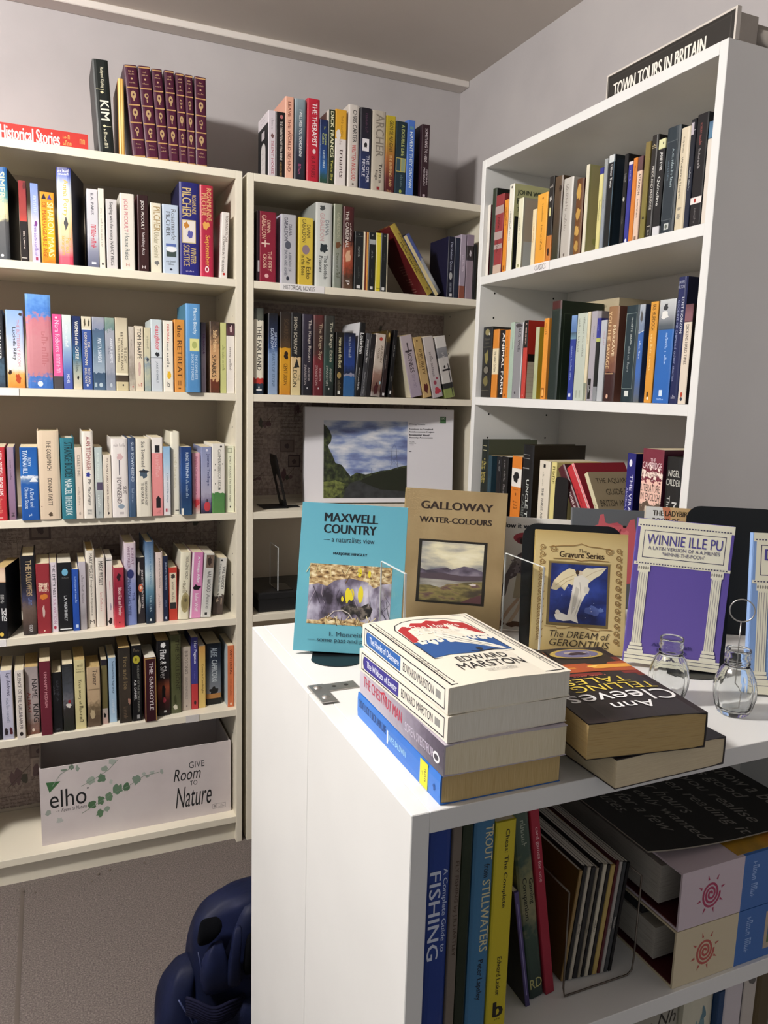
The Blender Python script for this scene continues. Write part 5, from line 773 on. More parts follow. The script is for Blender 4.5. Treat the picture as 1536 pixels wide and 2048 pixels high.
# purple book with classical columns
def column(u,cw):
    m=['r|e4e0cc|.35|.93|%.3f|%.3f'%(u,u+cw)]
    for k in range(4): m.append('r|5c5868|.37|.86|%.4f|%.4f'%(u+cw*(.12+.24*k),u+cw*(.16+.24*k)))
    m+=['r|e8e4d0|.315|.36|%.3f|%.3f'%(u-.015,u+cw+.015)]
    for k in range(5): m.append('e|8c887c|.325|.348|%.4f|%.4f'%(u-.01+k*(cw+.02)/5,u-.01+(k+.7)*(cw+.02)/5))
    for j,(a,b) in enumerate(((.015,.86),(.025,.885),(.035,.91))): m+=['r|e8e4d0|%.3f|%.3f|%.3f|%.3f'%(b,b+.022,u-a,u+cw+a),'r|48445c|%.4f|%.4f|%.3f|%.3f'%(b+.02,b+.0235,u-a,u+cw+a)]
    return m
def temple(bg,title,lines,foot):
    m=['r|e6e2cc|0|.045|0|1','r|e6e2cc|.045|.295|.03|.97','r|3c3850|.075|.265|.075|.925','r|e8e4ce|.08|.26|.083|.917']
    for t0 in (.035,.295):
        m+=['r|e6e2cc|%.3f|%.3f|0|1'%(t0,t0+.02)]+['r|48445c|%.3f|%.3f|%.3f|%.3f'%(t0+.004,t0+.012,.02+k*.03,.038+k*.03) for k in range(32)]
    m+=['H|%s|4c4490|.10|.17|.11|.89'%title]
    for i,l in enumerate(lines): m.append('H|%s|48446c|%.3f|%.3f|%.2f|%.2f'%(l,.182+.035*i,.206+.035*i,.13+.15*i,.87-.15*i))
    m+=column(.06,.1)+column(.82,.1)+['r|e6e2cc|.93|1|0|1','r|48445c|.945|.949|0|1','r|48445c|.97|.974|0|1']
    for i,l in enumerate(foot): m.append('K|%s|3c3470|%.3f|%.3f|%.2f|%.2f'%(l,.845+.037*i,.868+.037*i,.28,.7))
    return m
upright('paperback_book','purple book with white columns and latin title, behind the two glass jars',G,.2020,-1.4322,1.0655,-35.7,4.5,2.1,.1245,.2006,.010,'5c4c9c@0 64549f@1',temple('5c4c9c','WINNIE ILLE PU',['A LATIN VERSION OF A.A.MILNES','‘WINNIE-THE-POOH’'],['ALEXANDER','LENARD']),7,spine='5c50a0')
upright('paperback_book','pale blue book with white columns, cut by the picture edge beside the jars',G,.2791,-1.5733,1.0616,-27.7,9.3,.5,.129,.2045,.010,'7c9cd0@0 84a4d8@1',temple('7c9cd0','DOMUS',['~ooooo'],['BRIAN'])[:-2]+['K|BRIAN STAPLES|203058|.845|.868|.3|.7'],8,spine='8cacdc')
mk=['p|d8d8d4|0,0 .3,0 .36,.3 0,.4','p|c07858|.22,.0 .32,.0 .4,.12 .3,.2','r|c8a878|0|.5|.34|1','K|THE LADYBIRD|2c2418|.03|.075|.1|.62','K|BOOK OF|2c2418|.095|.14|.1|.46','K|THE|1c1810|.15|.28|.4|.8','b|d8b888|.3|.9|.2|.9','l|a08858|.01|.4,.04 .7,.03 .95,.06']
upright('hardback_book','tan book showing the word THE in bold capitals, behind the purple book',G,.3601,-1.2854,1.0617,-32.7,9.1,.6,.1155,.1933,.008,'c8ac7c@0 c4a474@1',mk,9,spine='d8d0c0')
# ---- black easel stands
def easel(label,x,y,rz,lean,W,H,z0=ZD,tongue=.05,rounded=.02,base=(.04,.032)):
    t=thing('book_stand',label,'book stand',(x,y,z0),(0,0,R(rz)),'black stands holding display books')
    bm=bmesh.new(); pts=[(-W/2,0),(W/2,0)]
    for k in range(7): a=k*math.pi/12; pts.append((W/2-rounded+rounded*math.cos(a),H-rounded+rounded*math.sin(a)))
    for k in range(7): a=math.pi/2+k*math.pi/12; pts.append((-W/2+rounded+rounded*math.cos(a),H-rounded+rounded*math.sin(a)))
    prism(bm,pts,-.0015,.0015,0,Matrix.Rotation(R(90-lean),4,'X'))
    obj('back_plate',bm,M_blackgloss,t)
    bm=bmesh.new(); e=[(base[0]*math.cos(k*math.pi/14),-tongue+base[1]*math.sin(k*math.pi/14)*-1) for k in range(15)]
    prism(bm,[(base[0],.004),(base[0],-tongue)][::-1]+[(-base[0],.004)][:0]+[( -base[0],.004)]+[(-base[0]*math.cos(k*math.pi/14),-tongue-base[1]*math.sin(k*math.pi/14)) for k in range(1,14)],.0002,.0012)
    bmesh.ops.recalc_face_normals(bm,faces=bm.faces); obj('foot',bm,M_blackgloss,t)
    return t
def easel_at(label,bx,by,brz,blean,bW,u,W,H,off=.006,tongue=.03,rounded=.02,base=(.033,.028)):
    a=R(brz); ex=Vector((math.cos(a),math.sin(a),0)); ey=Vector((-math.sin(a),math.cos(a),0))
    p=Vector((bx,by,0))+ex*(u*bW)+ey*off
    return easel(label,p.x,p.y,brz,blean,W,H,ZD,tongue,rounded,base)
easel_at('black stand with rounded foot under the light blue booklet',-.2176,-1.2392,-23.8,13.5,.1507,.42,.08,.12,.013,.030,base=(.036,.030))
easel_at('black stand with rounded back plate behind the cream ornamented book',.1073,-1.3444,-29.3,15,.1325,.44,.146,.186,.019,.02,.022,(.03,.02))
easel_at('black stand with oval foot under the purple book',.2020,-1.4322,-35.7,4.5,.1245,.72,.09,.12,.018,.026,.02,(.034,.020))
easel_at('tall black stand rising behind the purple book toward the picture edge',.3601,-1.2854,-32.7,9.1,.1155,1.15,.14,.203,-.015,.0,.022,(.03,.002))
# ---- clear stands
def clear_plate(label,x,y0,y1,z0,z1,base,group='clear acrylic stands',cut=0):
    t=thing('acrylic_stand',label,'clear stand',(x,y0,z0),(0,0,0),group)
    L=y1-y0; H=z1-z0
    bm=bmesh.new(); box(bm,0,.0025,0,L,.0025,H,.0003); obj('upright_plate',bm,M_acr,t)
    bm=bmesh.new(); box(bm,0,base,0,L,.0004,.0024); obj('base_plate',bm,M_acr,t)
    bm=bmesh.new(); box(bm,-.0002,.0027,0,L,H-.0003,H+.0004); box(bm,-.0002,.0027,-.0004,.0004,.001,H); box(bm,-.0002,.0027,L-.0004,L+.0004,.001,H)
    obj('edge_glint',bm,M_edge_glint,t)
    return t
clear_plate('clear acrylic stand between the light blue booklet and the stack of four',-.1085,-1.368,-1.29,ZD,1.196,.03)
clear_plate('clear acrylic stand before the book with the red-hatted woman',.1045,-1.368,-1.27,ZD,1.191,-.02)
# ---------------------------------------------------------------- stacks lying on the low bookcase
def lying(label,group,x,y,z,rz,L,D_,T,cov,side_cov,spine_mk,top_mk,seed,page=PAGE,sag=0.004,rooky=0,topmat=None,res=4):
    """paperback lying flat: spine along local +y on the x=0 side, length L in y, depth D_ in x; top cover curves a little at the fore edge"""
    t=thing('paperback_book',label,'book',(x,y,z),(0,R(rooky),R(rz)),group)
    n=10; tb=.0007
    def zt(u): return sag*math.sin(min(1,u*1.15)*math.pi)*.55
    bm=bmesh.new()
    out=[(0,tb)]+[(D_*i/n,0+zt(i/n)*.35) for i in range(0,n+1)]
    # outer profile in (x,z): bottom, spine, top
    top=[(D_*i/n,T+zt(i/n)*.6) for i in range(n+1)]; bot=[(D_*i/n,0) for i in range(n+1)]
    prof=bot[::-1]+[(-.0006,.25*T),(-.0006,.75*T)]+top+[(a,b-tb) for a,b in top[::-1][:-1]]+[(.0012,T-.002),(.0012,.002)]+[(a,b+tb) for a,b in bot[1:]]
    m=len(prof); A=[bm.verts.new((a,0,b)) for a,b in prof]; B=[bm.verts.new((a,L,b)) for a,b in prof]
    for i in range(m):
        f=bm.faces.new((A[i],A[(i+1)%m],B[(i+1)%m],B[i])); f.material_index=1 if n<=i<n+3 else 0
    bm.faces.new(A); bm.faces.new(B[::-1])
    obj('cover',bm,[topmat or ramp_mat(cov,.33),ramp_mat(side_cov,.35,axis=1)],t)
    bm=bmesh.new(); pg=[(.0012,tb)]+[(D_*i/n-.001*(i==n),tb) for i in range(1,n+1)]+[(a-(.001 if i==n else 0),b-tb) for i,(a,b) in list(enumerate(top))[::-1] if i>0]+[(.0012,T-tb)]
    A=[bm.verts.new((a,.0006,b)) for a,b in pg]; B=[bm.verts.new((a,L-.0006,b)) for a,b in pg]; m=len(pg)
    for i in range(m): bm.faces.new((A[i],A[(i+1)%m],B[(i+1)%m],B[i]))
    bm.faces.new(A); bm.faces.new(B[::-1]); obj('page_block',bm,page,t)
    if spine_mk:  # panel width=T (u along height), H=L from the far end
        M=Matrix.Translation((-.0007,0,0))@Matrix(((0,1,0,0),(0,0,1,0),(1,0,0,0),(0,0,0,1)))
        marks_mesh('spine_print',T,L,spine_mk,t,M,res,seed=seed)
    if top_mk:
        M=Matrix(((1,0,0,0),(0,0,1,0),(0,-1,0,T+.0003),(0,0,0,1)))
        o=marks_mesh('cover_print',D_,L,top_mk,t,M,res,seed=seed+1)
        # follow the curved cover
        for q in o:
            for v in q.data.vertices: v.co.z+=zt(max(0,min(1,v.co.x/D_)))*.6
    return t
GS='paperbacks stacked on the low bookcase'
# in a lying book the head of the spine lies at the far end (+y); spine text reads from the far end toward the camera
S0=(-.2095,-1.6705)
lying('blue paperback with yellow spine sticker, lowest of the stack of four',GS,S0[0],S0[1],ZD+.0003,-.5,.207,.130,.0285,'2c6cc0','2f74c8@0 2a6ac0@.6 2c70c8@1',
  ['T|DONT LOOK IT BACK DARK LAKE|1a3a74|.03|.4|.45|.8','T|JAMES BALDWIN|a8d4f0|.43|.64|.3|.6','r|e8f0f8|.415|.43|.2|.7','r|dcd428|.8|.88|.05|.95','J|~oo|504c20|.82|.83|.2|.8','J|~ooo|504c20|.845|.86|.2|.8','b|1c4c94|.93|.96|.3|.6'],[],11,PAGE_TAN)
lying('lilac-grey paperback with red spine lettering, second lowest of the stack of four',GS,-.2105,-1.6765,ZD+.0305,-.8,.208,.131,.0300,'b8b0bc','c4bcc8@0 aca4b0@.4 8c8494@.65 5c5464@.85 48424e@1~.15',
  ['T|THE CHESTNUT MAN|b83850|.06|.56|.4|.8','T|SOREN SVEISTRUP|c8c0d0|.6|.9|.3|.6','e|e8e8ec|.9|.965|.25|.6','e|403c44|.91|.955|.33|.52','l|c03040|.06|.75,.3 .86,.34 .7,.38'],[],12,PAGE)
fr=['r|ece6d6|0|1|0|1','r|202028|.03|.037|.06|.94','r|202028|.963|.97|.06|.94']
def mspine(col,title):
    return ['r|e8e2d4|0|1|0|1','r|1c1c24|.03|.97|.1|.9','r|ece6d8|.036|.964|.15|.85','r|%s|.08|.5|.2|.8'%col,'e|%s|.05|.12|.2|.8'%col,'T|%s|e8ecf4|.1|.48|.36|.66'%title,'T|EDWARD MARSTON|24242c|.53|.86|.33|.68','r|8c8c88|.88|.93|.35|.65','r|1c1c24|.05|.053|.12|.2','r|1c1c24|.06|.064|.12|.88']
lying('white paperback with purple spine title, third up in the stack of four',GS,-.2070,-1.6755,ZD+.0615,1.5,.198,.130,.0245,'e8e2d4','e8e2d4',mspine('3c3488','The Wildcats of Exeter'),[],13,PAGE_WHITE)
tm=['r|1c1c24|.025|.975|.03|.97','r|ece6d6|.032|.968|.042|.958','r|1c1c24|.05|.95|.075|.082','r|1c1c24|.05|.95|.918|.925']
tm+=['p|1c1c24|.155,.40 .155,.19 .2,.12 .3,.075 .42,.055 .58,.055 .72,.075 .82,.12 .86,.19 .86,.66 .155,.66','p|f0ebdd|.165,.40 .165,.19 .21,.125 .3,.085 .42,.065 .58,.065 .72,.085 .815,.125 .85,.19 .85,.655 .165,.655',
 'p|b03034|.165,.41 .18,.2 .25,.15 .3,.17 .36,.11 .45,.13 .52,.09 .6,.12 .68,.1 .74,.15 .82,.17 .84,.24 .85,.41','p|2c5490|.165,.42 .3,.40 .5,.415 .7,.40 .85,.42 .85,.645 .7,.63 .5,.65 .3,.635 .165,.65',
 'H|The Hawks|f0ece4|.165|.23|.28|.74','H|of Delamere|f0ece4|.245|.31|.26|.76']
for i in range(9):
    a=.2+.075*i; tm+=['b|ece8dc|%.3f|%.3f|%.3f|%.3f'%(.37+.02*(i%2),.47+.02*(i%2),a,a+.08),'b|282830|%.3f|%.3f|%.3f|%.3f'%(.4,.425,a+.03,a+.055)]
tm+=['p|ece8dc|.4,.36 .43,.3 .47,.29 .5,.32 .6,.42 .75,.54 .82,.62 .78,.63 .62,.54 .48,.47','l|282830|.006|.48,.34 .6,.46 .74,.57','l|282830|.006|.46,.38 .56,.48 .68,.56','e|181820|.31|.32|.43|.445','l|282830|.01|.5,.62 .56,.64 .66,.63 .74,.62','b|282830|.58|.63|.56|.62',
 'H|EDWARD|24242c|.68|.745|.3|.72','H|MARSTON|24242c|.765|.845|.24|.78','J|~oooooo oo ooo oooooo|585860|.87|.88|.32|.72','J|~oooooo ooooo ooooo|585860|.89|.9|.34|.7']
for a in (.05,.94):
    tm+=['r|1c1c24|.1|.9|%.3f|%.3f'%(a,a+.004)]+['r|1c1c24|%.3f|%.3f|%.3f|%.3f'%(z,z+.004,a-.012 if a<.5 else a-.012,a+.03) for z in (.3,.34,.62,.66,.7,.8)]
lying('white paperback with red and blue battle cover, topmost of the stack of four',GS,-.2065,-1.6735,ZD+.0872,.3,.200,.131,.0250,'ece6d6','e8e2d4',mspine('2c60a8','The Hawks of Delamere'),tm,14,PAGE_WHITE,.006)
# second stack
lying('cream-edged paperback under the sunset-covered one',GS,.0985,-1.4965,ZD+.0003,181.0,.205,.142,.0300,'2a2426','2c2628',['T|~oooooo oooooo|c8c0bc|.1|.8|.3|.7'],[],15,noise_mat('pale_page_edges',['c8b898','d4c6a6'],40,.8,2,0,stretch=(1,1,40)),.002)
tele=['r|241a1c|0|1|0|1','p|6c2c20|0,.52 1,.54 1,.84 0,.82','p|a8502c|0,.6 .4,.6 1,.63 1,.76 .5,.73 0,.75','p|e0a040|0,.66 .3,.64 .6,.67 1,.68 1,.72 .6,.71 .3,.70 0,.71','p|f0c868|.05,.675 .4,.665 .7,.685 .95,.695 .6,.695 .3,.69','p|7c2c28|0,.56 .5,.55 1,.57 1,.60 .5,.585 0,.6',
 'e|b09850|.81|.97|.08|.6','e|6c6888|.825|.955|.13|.55','b|3c2c34|.86|.92|.2|.45','r|c8b8a0|.90|.915|.2|.45','H|Cleeves|f0f0f0|.19|.32|.02|.93','H|Ann|f0f0f0|.105|.185|.30|.66','H|TELLING|e0c850|.345|.425|.06|.80','H|TALES|e0c850|.44|.515|.22|.80','J|~o oooooo oooooo|d87860|.535|.55|.3|.72']
for k in range(5): tele+=['l|181214|.012|%.2f,.80 %.2f,.96'%(.62+k*.08,.60+k*.08),'l|181214|.012|.6,%.3f .99,%.3f'%(.81+.033*k,.80+.035*k),'l|a86840|.006|%.2f,.80 %.2f,.96'%(.65+k*.08,.63+k*.08)]
lying('black paperback with sunset picture and white lettering, atop the second stack',GS,.0872,-1.5180,ZD+.0312,172.0,.198,.131,.0360,'1c1618','1c1618',['T|TELLING TALES|d8c050|.1|.8|.3|.7'],tele,16,noise_mat('tan_page_edges',['a88c58','bda26c','b0986a'],30,.8,3,0,stretch=(1,1,40)),.006)
# ---------------------------------------------------------------- glass jars
def glass():
    m,nt,b=nm('clear_glass'); b.inputs['Base Color'].default_value=(.97,.985,.975,1); b.inputs['Roughness'].default_value=.01
    b.inputs['Transmission Weight'].default_value=1; b.inputs['IOR'].default_value=1.42
    return m
M_glass=glass()
def jar(label,x,y):
    t=thing('glass_jar',label,'jar',(x,y,ZD+.0003),(0,0,0),'small glass jars on the low bookcase')
    s=.80
    fl=lambda a,z:1+.045*math.cos(12*a)*max(0,1-abs(z-.03)/.034)
    prof=[(.0001,0),(.019,0),(.0225,.002),(.0265,.010),(.0295,.022),(.0298,.032),(.0275,.044),(.0225,.054),(.0182,.0585),(.0168,.0605)]
    bm=bmesh.new(); lathe(bm,[(r*s,z) for r,z in prof]+[(.0150*s,.0600),(.0160*s,.0575),(.020*s,.0535),(.0255*s,.043),(.0278*s,.032),(.0272*s,.022),(.024*s,.011),(.019*s,.0055),(.0001,.0045)],48,fl)
    obj('body',bm,M_glass,t,True)
    bm=bmesh.new(); nk=[(.0168,.0607),(.0182,.062),(.0182,.064),(.0170,.0655),(.0172,.068),(.0186,.0695),(.0186,.0715),(.0172,.073),(.0172,.0765),(.0180,.0782),(.0172,.080),(.0154,.0795),(.0150,.076),(.0150,.0607)]
    lathe(bm,[(r*s,z) for r,z in nk],36,close=True); obj('screw_neck',bm,M_glass,t,True)
    return t
jar('glass jar without a wire, its base hidden by the sunset-covered paperback',.172,-1.548)
jar('glass jar holding a looped wire card clip',.2175,-1.6075)
t=thing('wire_clip','silver wire card clip with a round loop, standing in a glass jar','card clip',(.2175,-1.6075,ZD+.0062))
bm=bmesh.new(); zb=.0; lp=[(-.006,-.004,.0012),(.003,-.006,.0012),(.012,.0,.018),(.004,.004,.03),(.001,.001,.05),(-.001,.0,.075),(-.001,.0,.107)]
tube(bm,lp,.0007,8)
obj('stem',bm,steel,t,True)
bm=bmesh.new(); vr=Vector((.72,-.69,0)).normalized()
ring=[Vector((-.001,0,.1205))+vr*.0135*math.sin(a)+Vector((0,0,-.0135*math.cos(a))) for a in [k*2*math.pi/28 for k in range(28)]]
tube(bm,ring,.0008,8,True); obj('loop',bm,steel,t,True)
# ---------------------------------------------------------------- inside the low bookcase
G2='books in the low bookcase'; ZS=.7775
def dbook(label,u,w,h,d,y,lean,cov,side,mk,hard,seed,page=None): return book('hardback_book' if hard else 'paperback_book',label,G2,(u,y,ZS+.0006),(0,R(lean),0),w,h,d,cov,side,mk,hard,0,seed,page)
dbook('broad blue book with large white lettering against the low bookcase side',-.2148,.0250,.2515,.19,-1.662,0,'1c3a86@0 18347c@1',None,['T|A Complete Guide to|b8c4dc|.14|.53|.62|.86','T|FISHING|c8d0e0|.13|.57|.10|.58'],True,401)
dbook('narrow taupe book beside the broad blue one',-.1892,.0098,.2515,.19,-1.662,0,'6c6258@0 746a60@1',None,['T|FLY FISHING by J.R.HARTLEY|48382c|.03|.66|.3|.8','r|383028|.95|.955|.3|.7'],False,402)
dbook('plain dark green book beside the taupe one',-.1790,.0132,.2520,.19,-1.661,0,'1c2a14@0 141e0e@1',None,[],True,403)
dbook('blue book with cream capitals beside the yellow one',-.1652,.0225,.2520,.19,-1.662,0,'3a6c90@0 3c7098@1',None,['T|TROUT|c8c098|.03|.175|.5|.88','T|from|182430|.19|.245|.5|.78','T|STILLWATERS|c8c098|.257|.56|.46|.86','T|Peter Lapsley|18202c|.595|.77|.36|.7'],True,404)
dbook('bright yellow book with plain black lettering, in the low bookcase',-.1420,.0225,.2440,.19,-1.662,0,'c4b428@0 bcac24@1',None,['T|Chess: The Complete|302c14|.02|.39|.42|.68','T|Edward Lasker|302c14|.595|.77|.4|.62','K|b|201c10|.80|.87|.35|.8','J|~ooo|302c14|.875|.885|.3|.8'],False,405)
dbook('thin purple-spined black booklet leaning on the yellow book',-.0735,.0055,.142,.15,-1.633,-9.6,'54487c@0 3c3460@1','16141a',['r|8c84b0|.1|.9|.4|.55'],False,406)
dbook('mottled green hardback leaning between purple booklet and red book',-.0650,.0200,.2420,.18,-1.6265,-9.0,'4a5c50@0 3c5044@.28 7c7c58@.38 848060@.55 34483c@.66 20302c@1~.16',None,['T|Companion|141810|.33|.64|.16|.5','T|Gaming|1c2014|.35|.56|.55|.86','H|RD|a8a468|.9|.95|.15|.9','T|~oooooo|98a090|.03|.3|.4|.7'],True,407)
dbook('slim red book with white lettering leaning beside the wire rack',-.0435,.0118,.2350,.18,-1.6268,-9.2,'a42038@0 8c1c30@1',None,['T|card games for one|e0b0b4|.12|.4|.3|.75'],False,408)
# wire rack and its booklets
t=thing('wire_rack','thin metal wire rack holding leaning booklets in the low bookcase','rack',(0,0,0))
bm=bmesh.new(); y=-1.637
fr=[(-.030,y,.905),(-.0285,y,.79),(-.0265,y,.7795),(.060,y,.7792),(.0665,y,.784),(.068,y,.80),(.0690,y,.90)]
tube(bm,fr,.0011,8); obj('front_wire',bm,mat('6c645c',.35,.8),t,True)
bm=bmesh.new(); tube(bm,[(-.030,y,.905),(-.0305,-1.46,.905)],.0011,8); tube(bm,[(.069,y,.90),(.0690,-1.46,.90)],.0011,8); tube(bm,[(-.0305,-1.46,.905),(-.0305,-1.46,.7795),(.069,-1.46,.7795),(.069,-1.46,.90)],.0011,8)
obj('side_wires',bm,mat('6c645c',.35,.8),t,True)
bk=[('8c7448','54401c','brown'),('1c1c1e','16161a','black'),('b0a898','9c9488','pale grey'),('1a1a1c','2c2c2e','black'),('8c8474','787060','stone'),('141416','141416','black'),('c0b8a4','b0a894','cream'),('1c1a1a','181818','black'),('b49c5c','a48c50','tan'),('501820','401018','dark red'),('a8a29c','989088','light grey'),('3c3e40','303234','slate'),('0e0e10','0e0e10','black')]
u=-.0175
for i,(c,sd,nme) in enumerate(bk):
    wd=(.0040,.0048,.0042,.0058,.0036)[i%5]
    lab='%s booklet leaning in the wire rack, %s'%(nme,['first with its picture cover showing','second from the red book','third from the red book','between pale grey and stone ones','between two black ones, third of the pale ones','between stone and cream ones','between two black ones, near the middle','between cream and tan ones','between black and dark red ones','beside the tan one','between dark red and slate ones','last but one toward the folders','last toward the folders'][i])
    cm=None
    if i==0:
        def cm(tt,px,wd=wd):
            side_print(.15,.132,['r|1c1c1e|.0|1|0|.5','r|3c3834|.04|.3|.05|.45','S|Wild Wood|908c84|.15|.8|.1|.4','r|58421c|.0|1|.52|1','J|~ooo|302410|.2|.24|.6|.9','r|8c8878|0|1|.5|.52'],False)(tt,px,wd)
    if i==1: cm=None
    book('booklet',lab,'booklets leaning in the wire rack',(u+wd,-1.6185-.0006*i,ZS+.0024),(0,R(6.6),0),wd,.132+.004*((i*7)%4)/3,.148,c,sd,['T|~ooooooo|%s|.3|.8|.25|.75'%('c8c4bc' if i%2 else '4c4840')] if i in (2,4,6,10,11) else [],False,-wd,420+i,PAGE_WHITE,cm,cat='booklet')
    u+=wd/math.cos(R(6.6))+.0005
# folders
M_liner=mat('4c1218',.7)
for i,(z0,c,sun,lab) in enumerate(((ZS+.0003,'cfc2a4','b85850','cream box folder with red spiral sun, lower of the two'),(ZS+.0708,'cbbcc4','a8385c','lilac box folder with red spiral sun, upper of the two'))):
    x0=.0935+.0005*i; FW=.225; FH=.0695; FD=.25; y0=-1.6715
    t=thing('box_folder',lab+' in the low bookcase','folder',(x0,y0,z0),(0,0,0),'box folders with spiral suns')
    m=mat(c,.5); blue=mat('3a6ab0',.45)
    bm=bmesh.new()
    for a,b,mi in ((0,.093,0),(.093,FW,1)):
        box(bm,a,b,0,.0025,0,FH,0,mi); box(bm,a,b,.0025,FD,0,.0025,0,mi); box(bm,a,b,.0025,FD,FH-.0025,FH,0,mi)
    obj('case',bm,[m,blue],t)
    bxo('liner',M_liner,t,.001,FW-.002,.0028,FD,.0026,.004)
    bxo('paper_stack',noise_mat('paper_sheets',['8c867c','b0aaa0','a09a90'],30,.8,3,0,stretch=(1,1,60)),t,.004,FW-.01,.035,FD-.004,.010,FH-.013 if i else FH-.02)
    bxo('divider_sheets',mat('2a2a2c',.7),t,.006,FW-.012,.06,FD-.006,FH-.012 if i else FH-.019,FH-.006)
    mk=[]
    cx,cz,r=.48*.093+.0,FH*.5,.0165
    sp=[]
    for k in range(64):
        a=k*.30; rr=r*(.10+.90*k/63); sp.append('%.4f,%.4f'%((cx+rr*math.cos(a)*.82)/.093,(FH-cz-rr*math.sin(a))/FH))
    mk.append('l|%s|.030|'%sun+' '.join(sp))
    for k in range(8):
        a=k*math.pi/4+.3; c0,s0=math.cos(a),math.sin(a)
        p=lambda q,w_: '%.4f,%.4f'%((cx+(q*c0-w_*s0)*.85)/.093,(FH-cz-(q*s0+w_*c0))/FH)
        mk.append('p|%s|%s %s %s'%(sun,p(.0185,-.0016),p(.0185,.0016),p(.0255,0)))
    marks_mesh('spiral_sun',.093,FH,mk,t,Matrix.Translation((0,0,0)),4)
    marks_mesh('side_lettering',.10,FH,['T|~ooooo oooo|98b4e0|.15|.8|.14|.24','r|b8a890|.15|.85|.45|.95','r|4c6a84|.25|.6|.5|.85','r|5c7448|.6|.75|.5|.85'],t,Matrix.Translation((.093,0,0)),2)
    if i==1:
        bxo('top_sheet',noise_mat('ochre_picture',['8c7430','c0902c','b85c20'],22,.5,4),t,.085,FW-.004,.004,.2,FH,FH+.0008)
# black quotation board lying on the folders
t=thing('quote_board','black card with grey handwritten-style words lying on the upper box folder','card board',(.060,-1.652,.9205))
bm=bmesh.new(); BW,BD=.27,.235; n=16
def bz(u): return .0145*(1-u)**3-.0015*math.sin(u*3.14)+.006
vt=[];vb=[]
for i in range(n+1):
    u=i/n; vt.append([bm.verts.new((u*BW,v*BD,bz(u))) for v in (0,1)]); vb.append([bm.verts.new((u*BW,v*BD,bz(u)-.0016)) for v in (0,1)])
for i in range(n):
    bm.faces.new((vt[i][0],vt[i+1][0],vt[i+1][1],vt[i][1])).material_index=0
    for q in ((vb[i][0],vb[i][1],vb[i+1][1],vb[i+1][0]),(vt[i][0],vb[i][0],vb[i+1][0],vt[i+1][0]),(vt[i][1],vt[i+1][1],vb[i+1][1],vb[i][1])): bm.faces.new(q).material_index=1
bm.faces.new((vt[0][0],vt[0][1],vb[0][1],vb[0][0])).material_index=1; bm.faces.new((vt[n][0],vb[n][0],vb[n][1],vt[n][1])).material_index=1
obj('card',bm,[mat('16130f',.5),mat('8c8478',.7)],t)
# lettering runs toward the camera, lines stack toward the folder side
M=Matrix(((0,0,1,0),(-1,0,0,BD),(0,-1,0,0),(0,0,0,1)))
ml=['S|You know a book|8c8880|.04|.125|.2|.95','S|is good|8c8880|.155|.24|.38|.72','S|when you realise|8c8880|.27|.355|.14|.92','S|youve been reading it|8c8880|.385|.47|.02|.99','S|for hours|8c8880|.50|.58|.36|.74','S|when you only wanted|8c8880|.61|.69|.04|.97','S|to read for a few|8c8880|.715|.79|.14|.86','S|minutes.|8c8880|.815|.885|.34|.66']
o=marks_mesh('lettering',BD,BW,ml,t,M,4)
for k in o:
    for v in k.data.vertices: v.co.z=bz(max(0,min(1,v.co.x/BW)))+.0004
# books on the shelf below
Z4=.46; G4='books on the lower shelf of the low bookcase'
def lbook(label,u,w,h,d,y,cov,side,mk,hard,seed,cm=None,turn=0): return book('hardback_book' if hard else 'paperback_book',label,G4,(u,y,Z4+.0006),(0,0,R(turn)),w,h,d,cov,side,mk,hard,0,seed,PAGE,cm)
lbook('grey book with black script across its wide front, below the box folders',.055,.078,.268,.16,-1.648,'989488@0 908c80@1',None,['S|DSD|282420|.05|.13|.1|.55','S|Nh|282420|.02|.08|.6|.95','b|40281c|.08|.2|.62|.98'],False,501)
lbook('cream hardback with teal leaf sprig, below the box folders',.1365,.0455,.272,.16,-1.655,'c8c4b0@0 c4c0ac@1',None,['b|6c8c94|.07|.3|.4|.8','b|809ca0|.1|.25|.3|.6','b|5c7c88|.04|.12|.55|.75'],True,502)
lbook('thin dark blue book beside the cream hardback, below the box folders',.183,.0095,.275,.16,-1.66,'1c3c64',None,[],False,503)
lbook('white book with dark edge line, below the box folders',.1935,.029,.282,.16,-1.66,'c8c0c4@0 c4bcc0@1',None,['r|504c50|0|1|.94|.99','r|504c50|.0|.005|.05|.98'],False,504)
lbook('greyish white book with faint lettering, below the box folders',.2235,.0215,.283,.16,-1.66,'c0b8b0@0 b8b0a8@1',None,['T|~ooo oooo ooooo|8c847c|.12|.8|.3|.6','b|605c58|0|.05|.2|.9'],False,505)
lbook('brown book last in the row below the box folders',.246,.030,.285,.16,-1.66,'54462c@0 5c4c30@1',None,[],True,506)
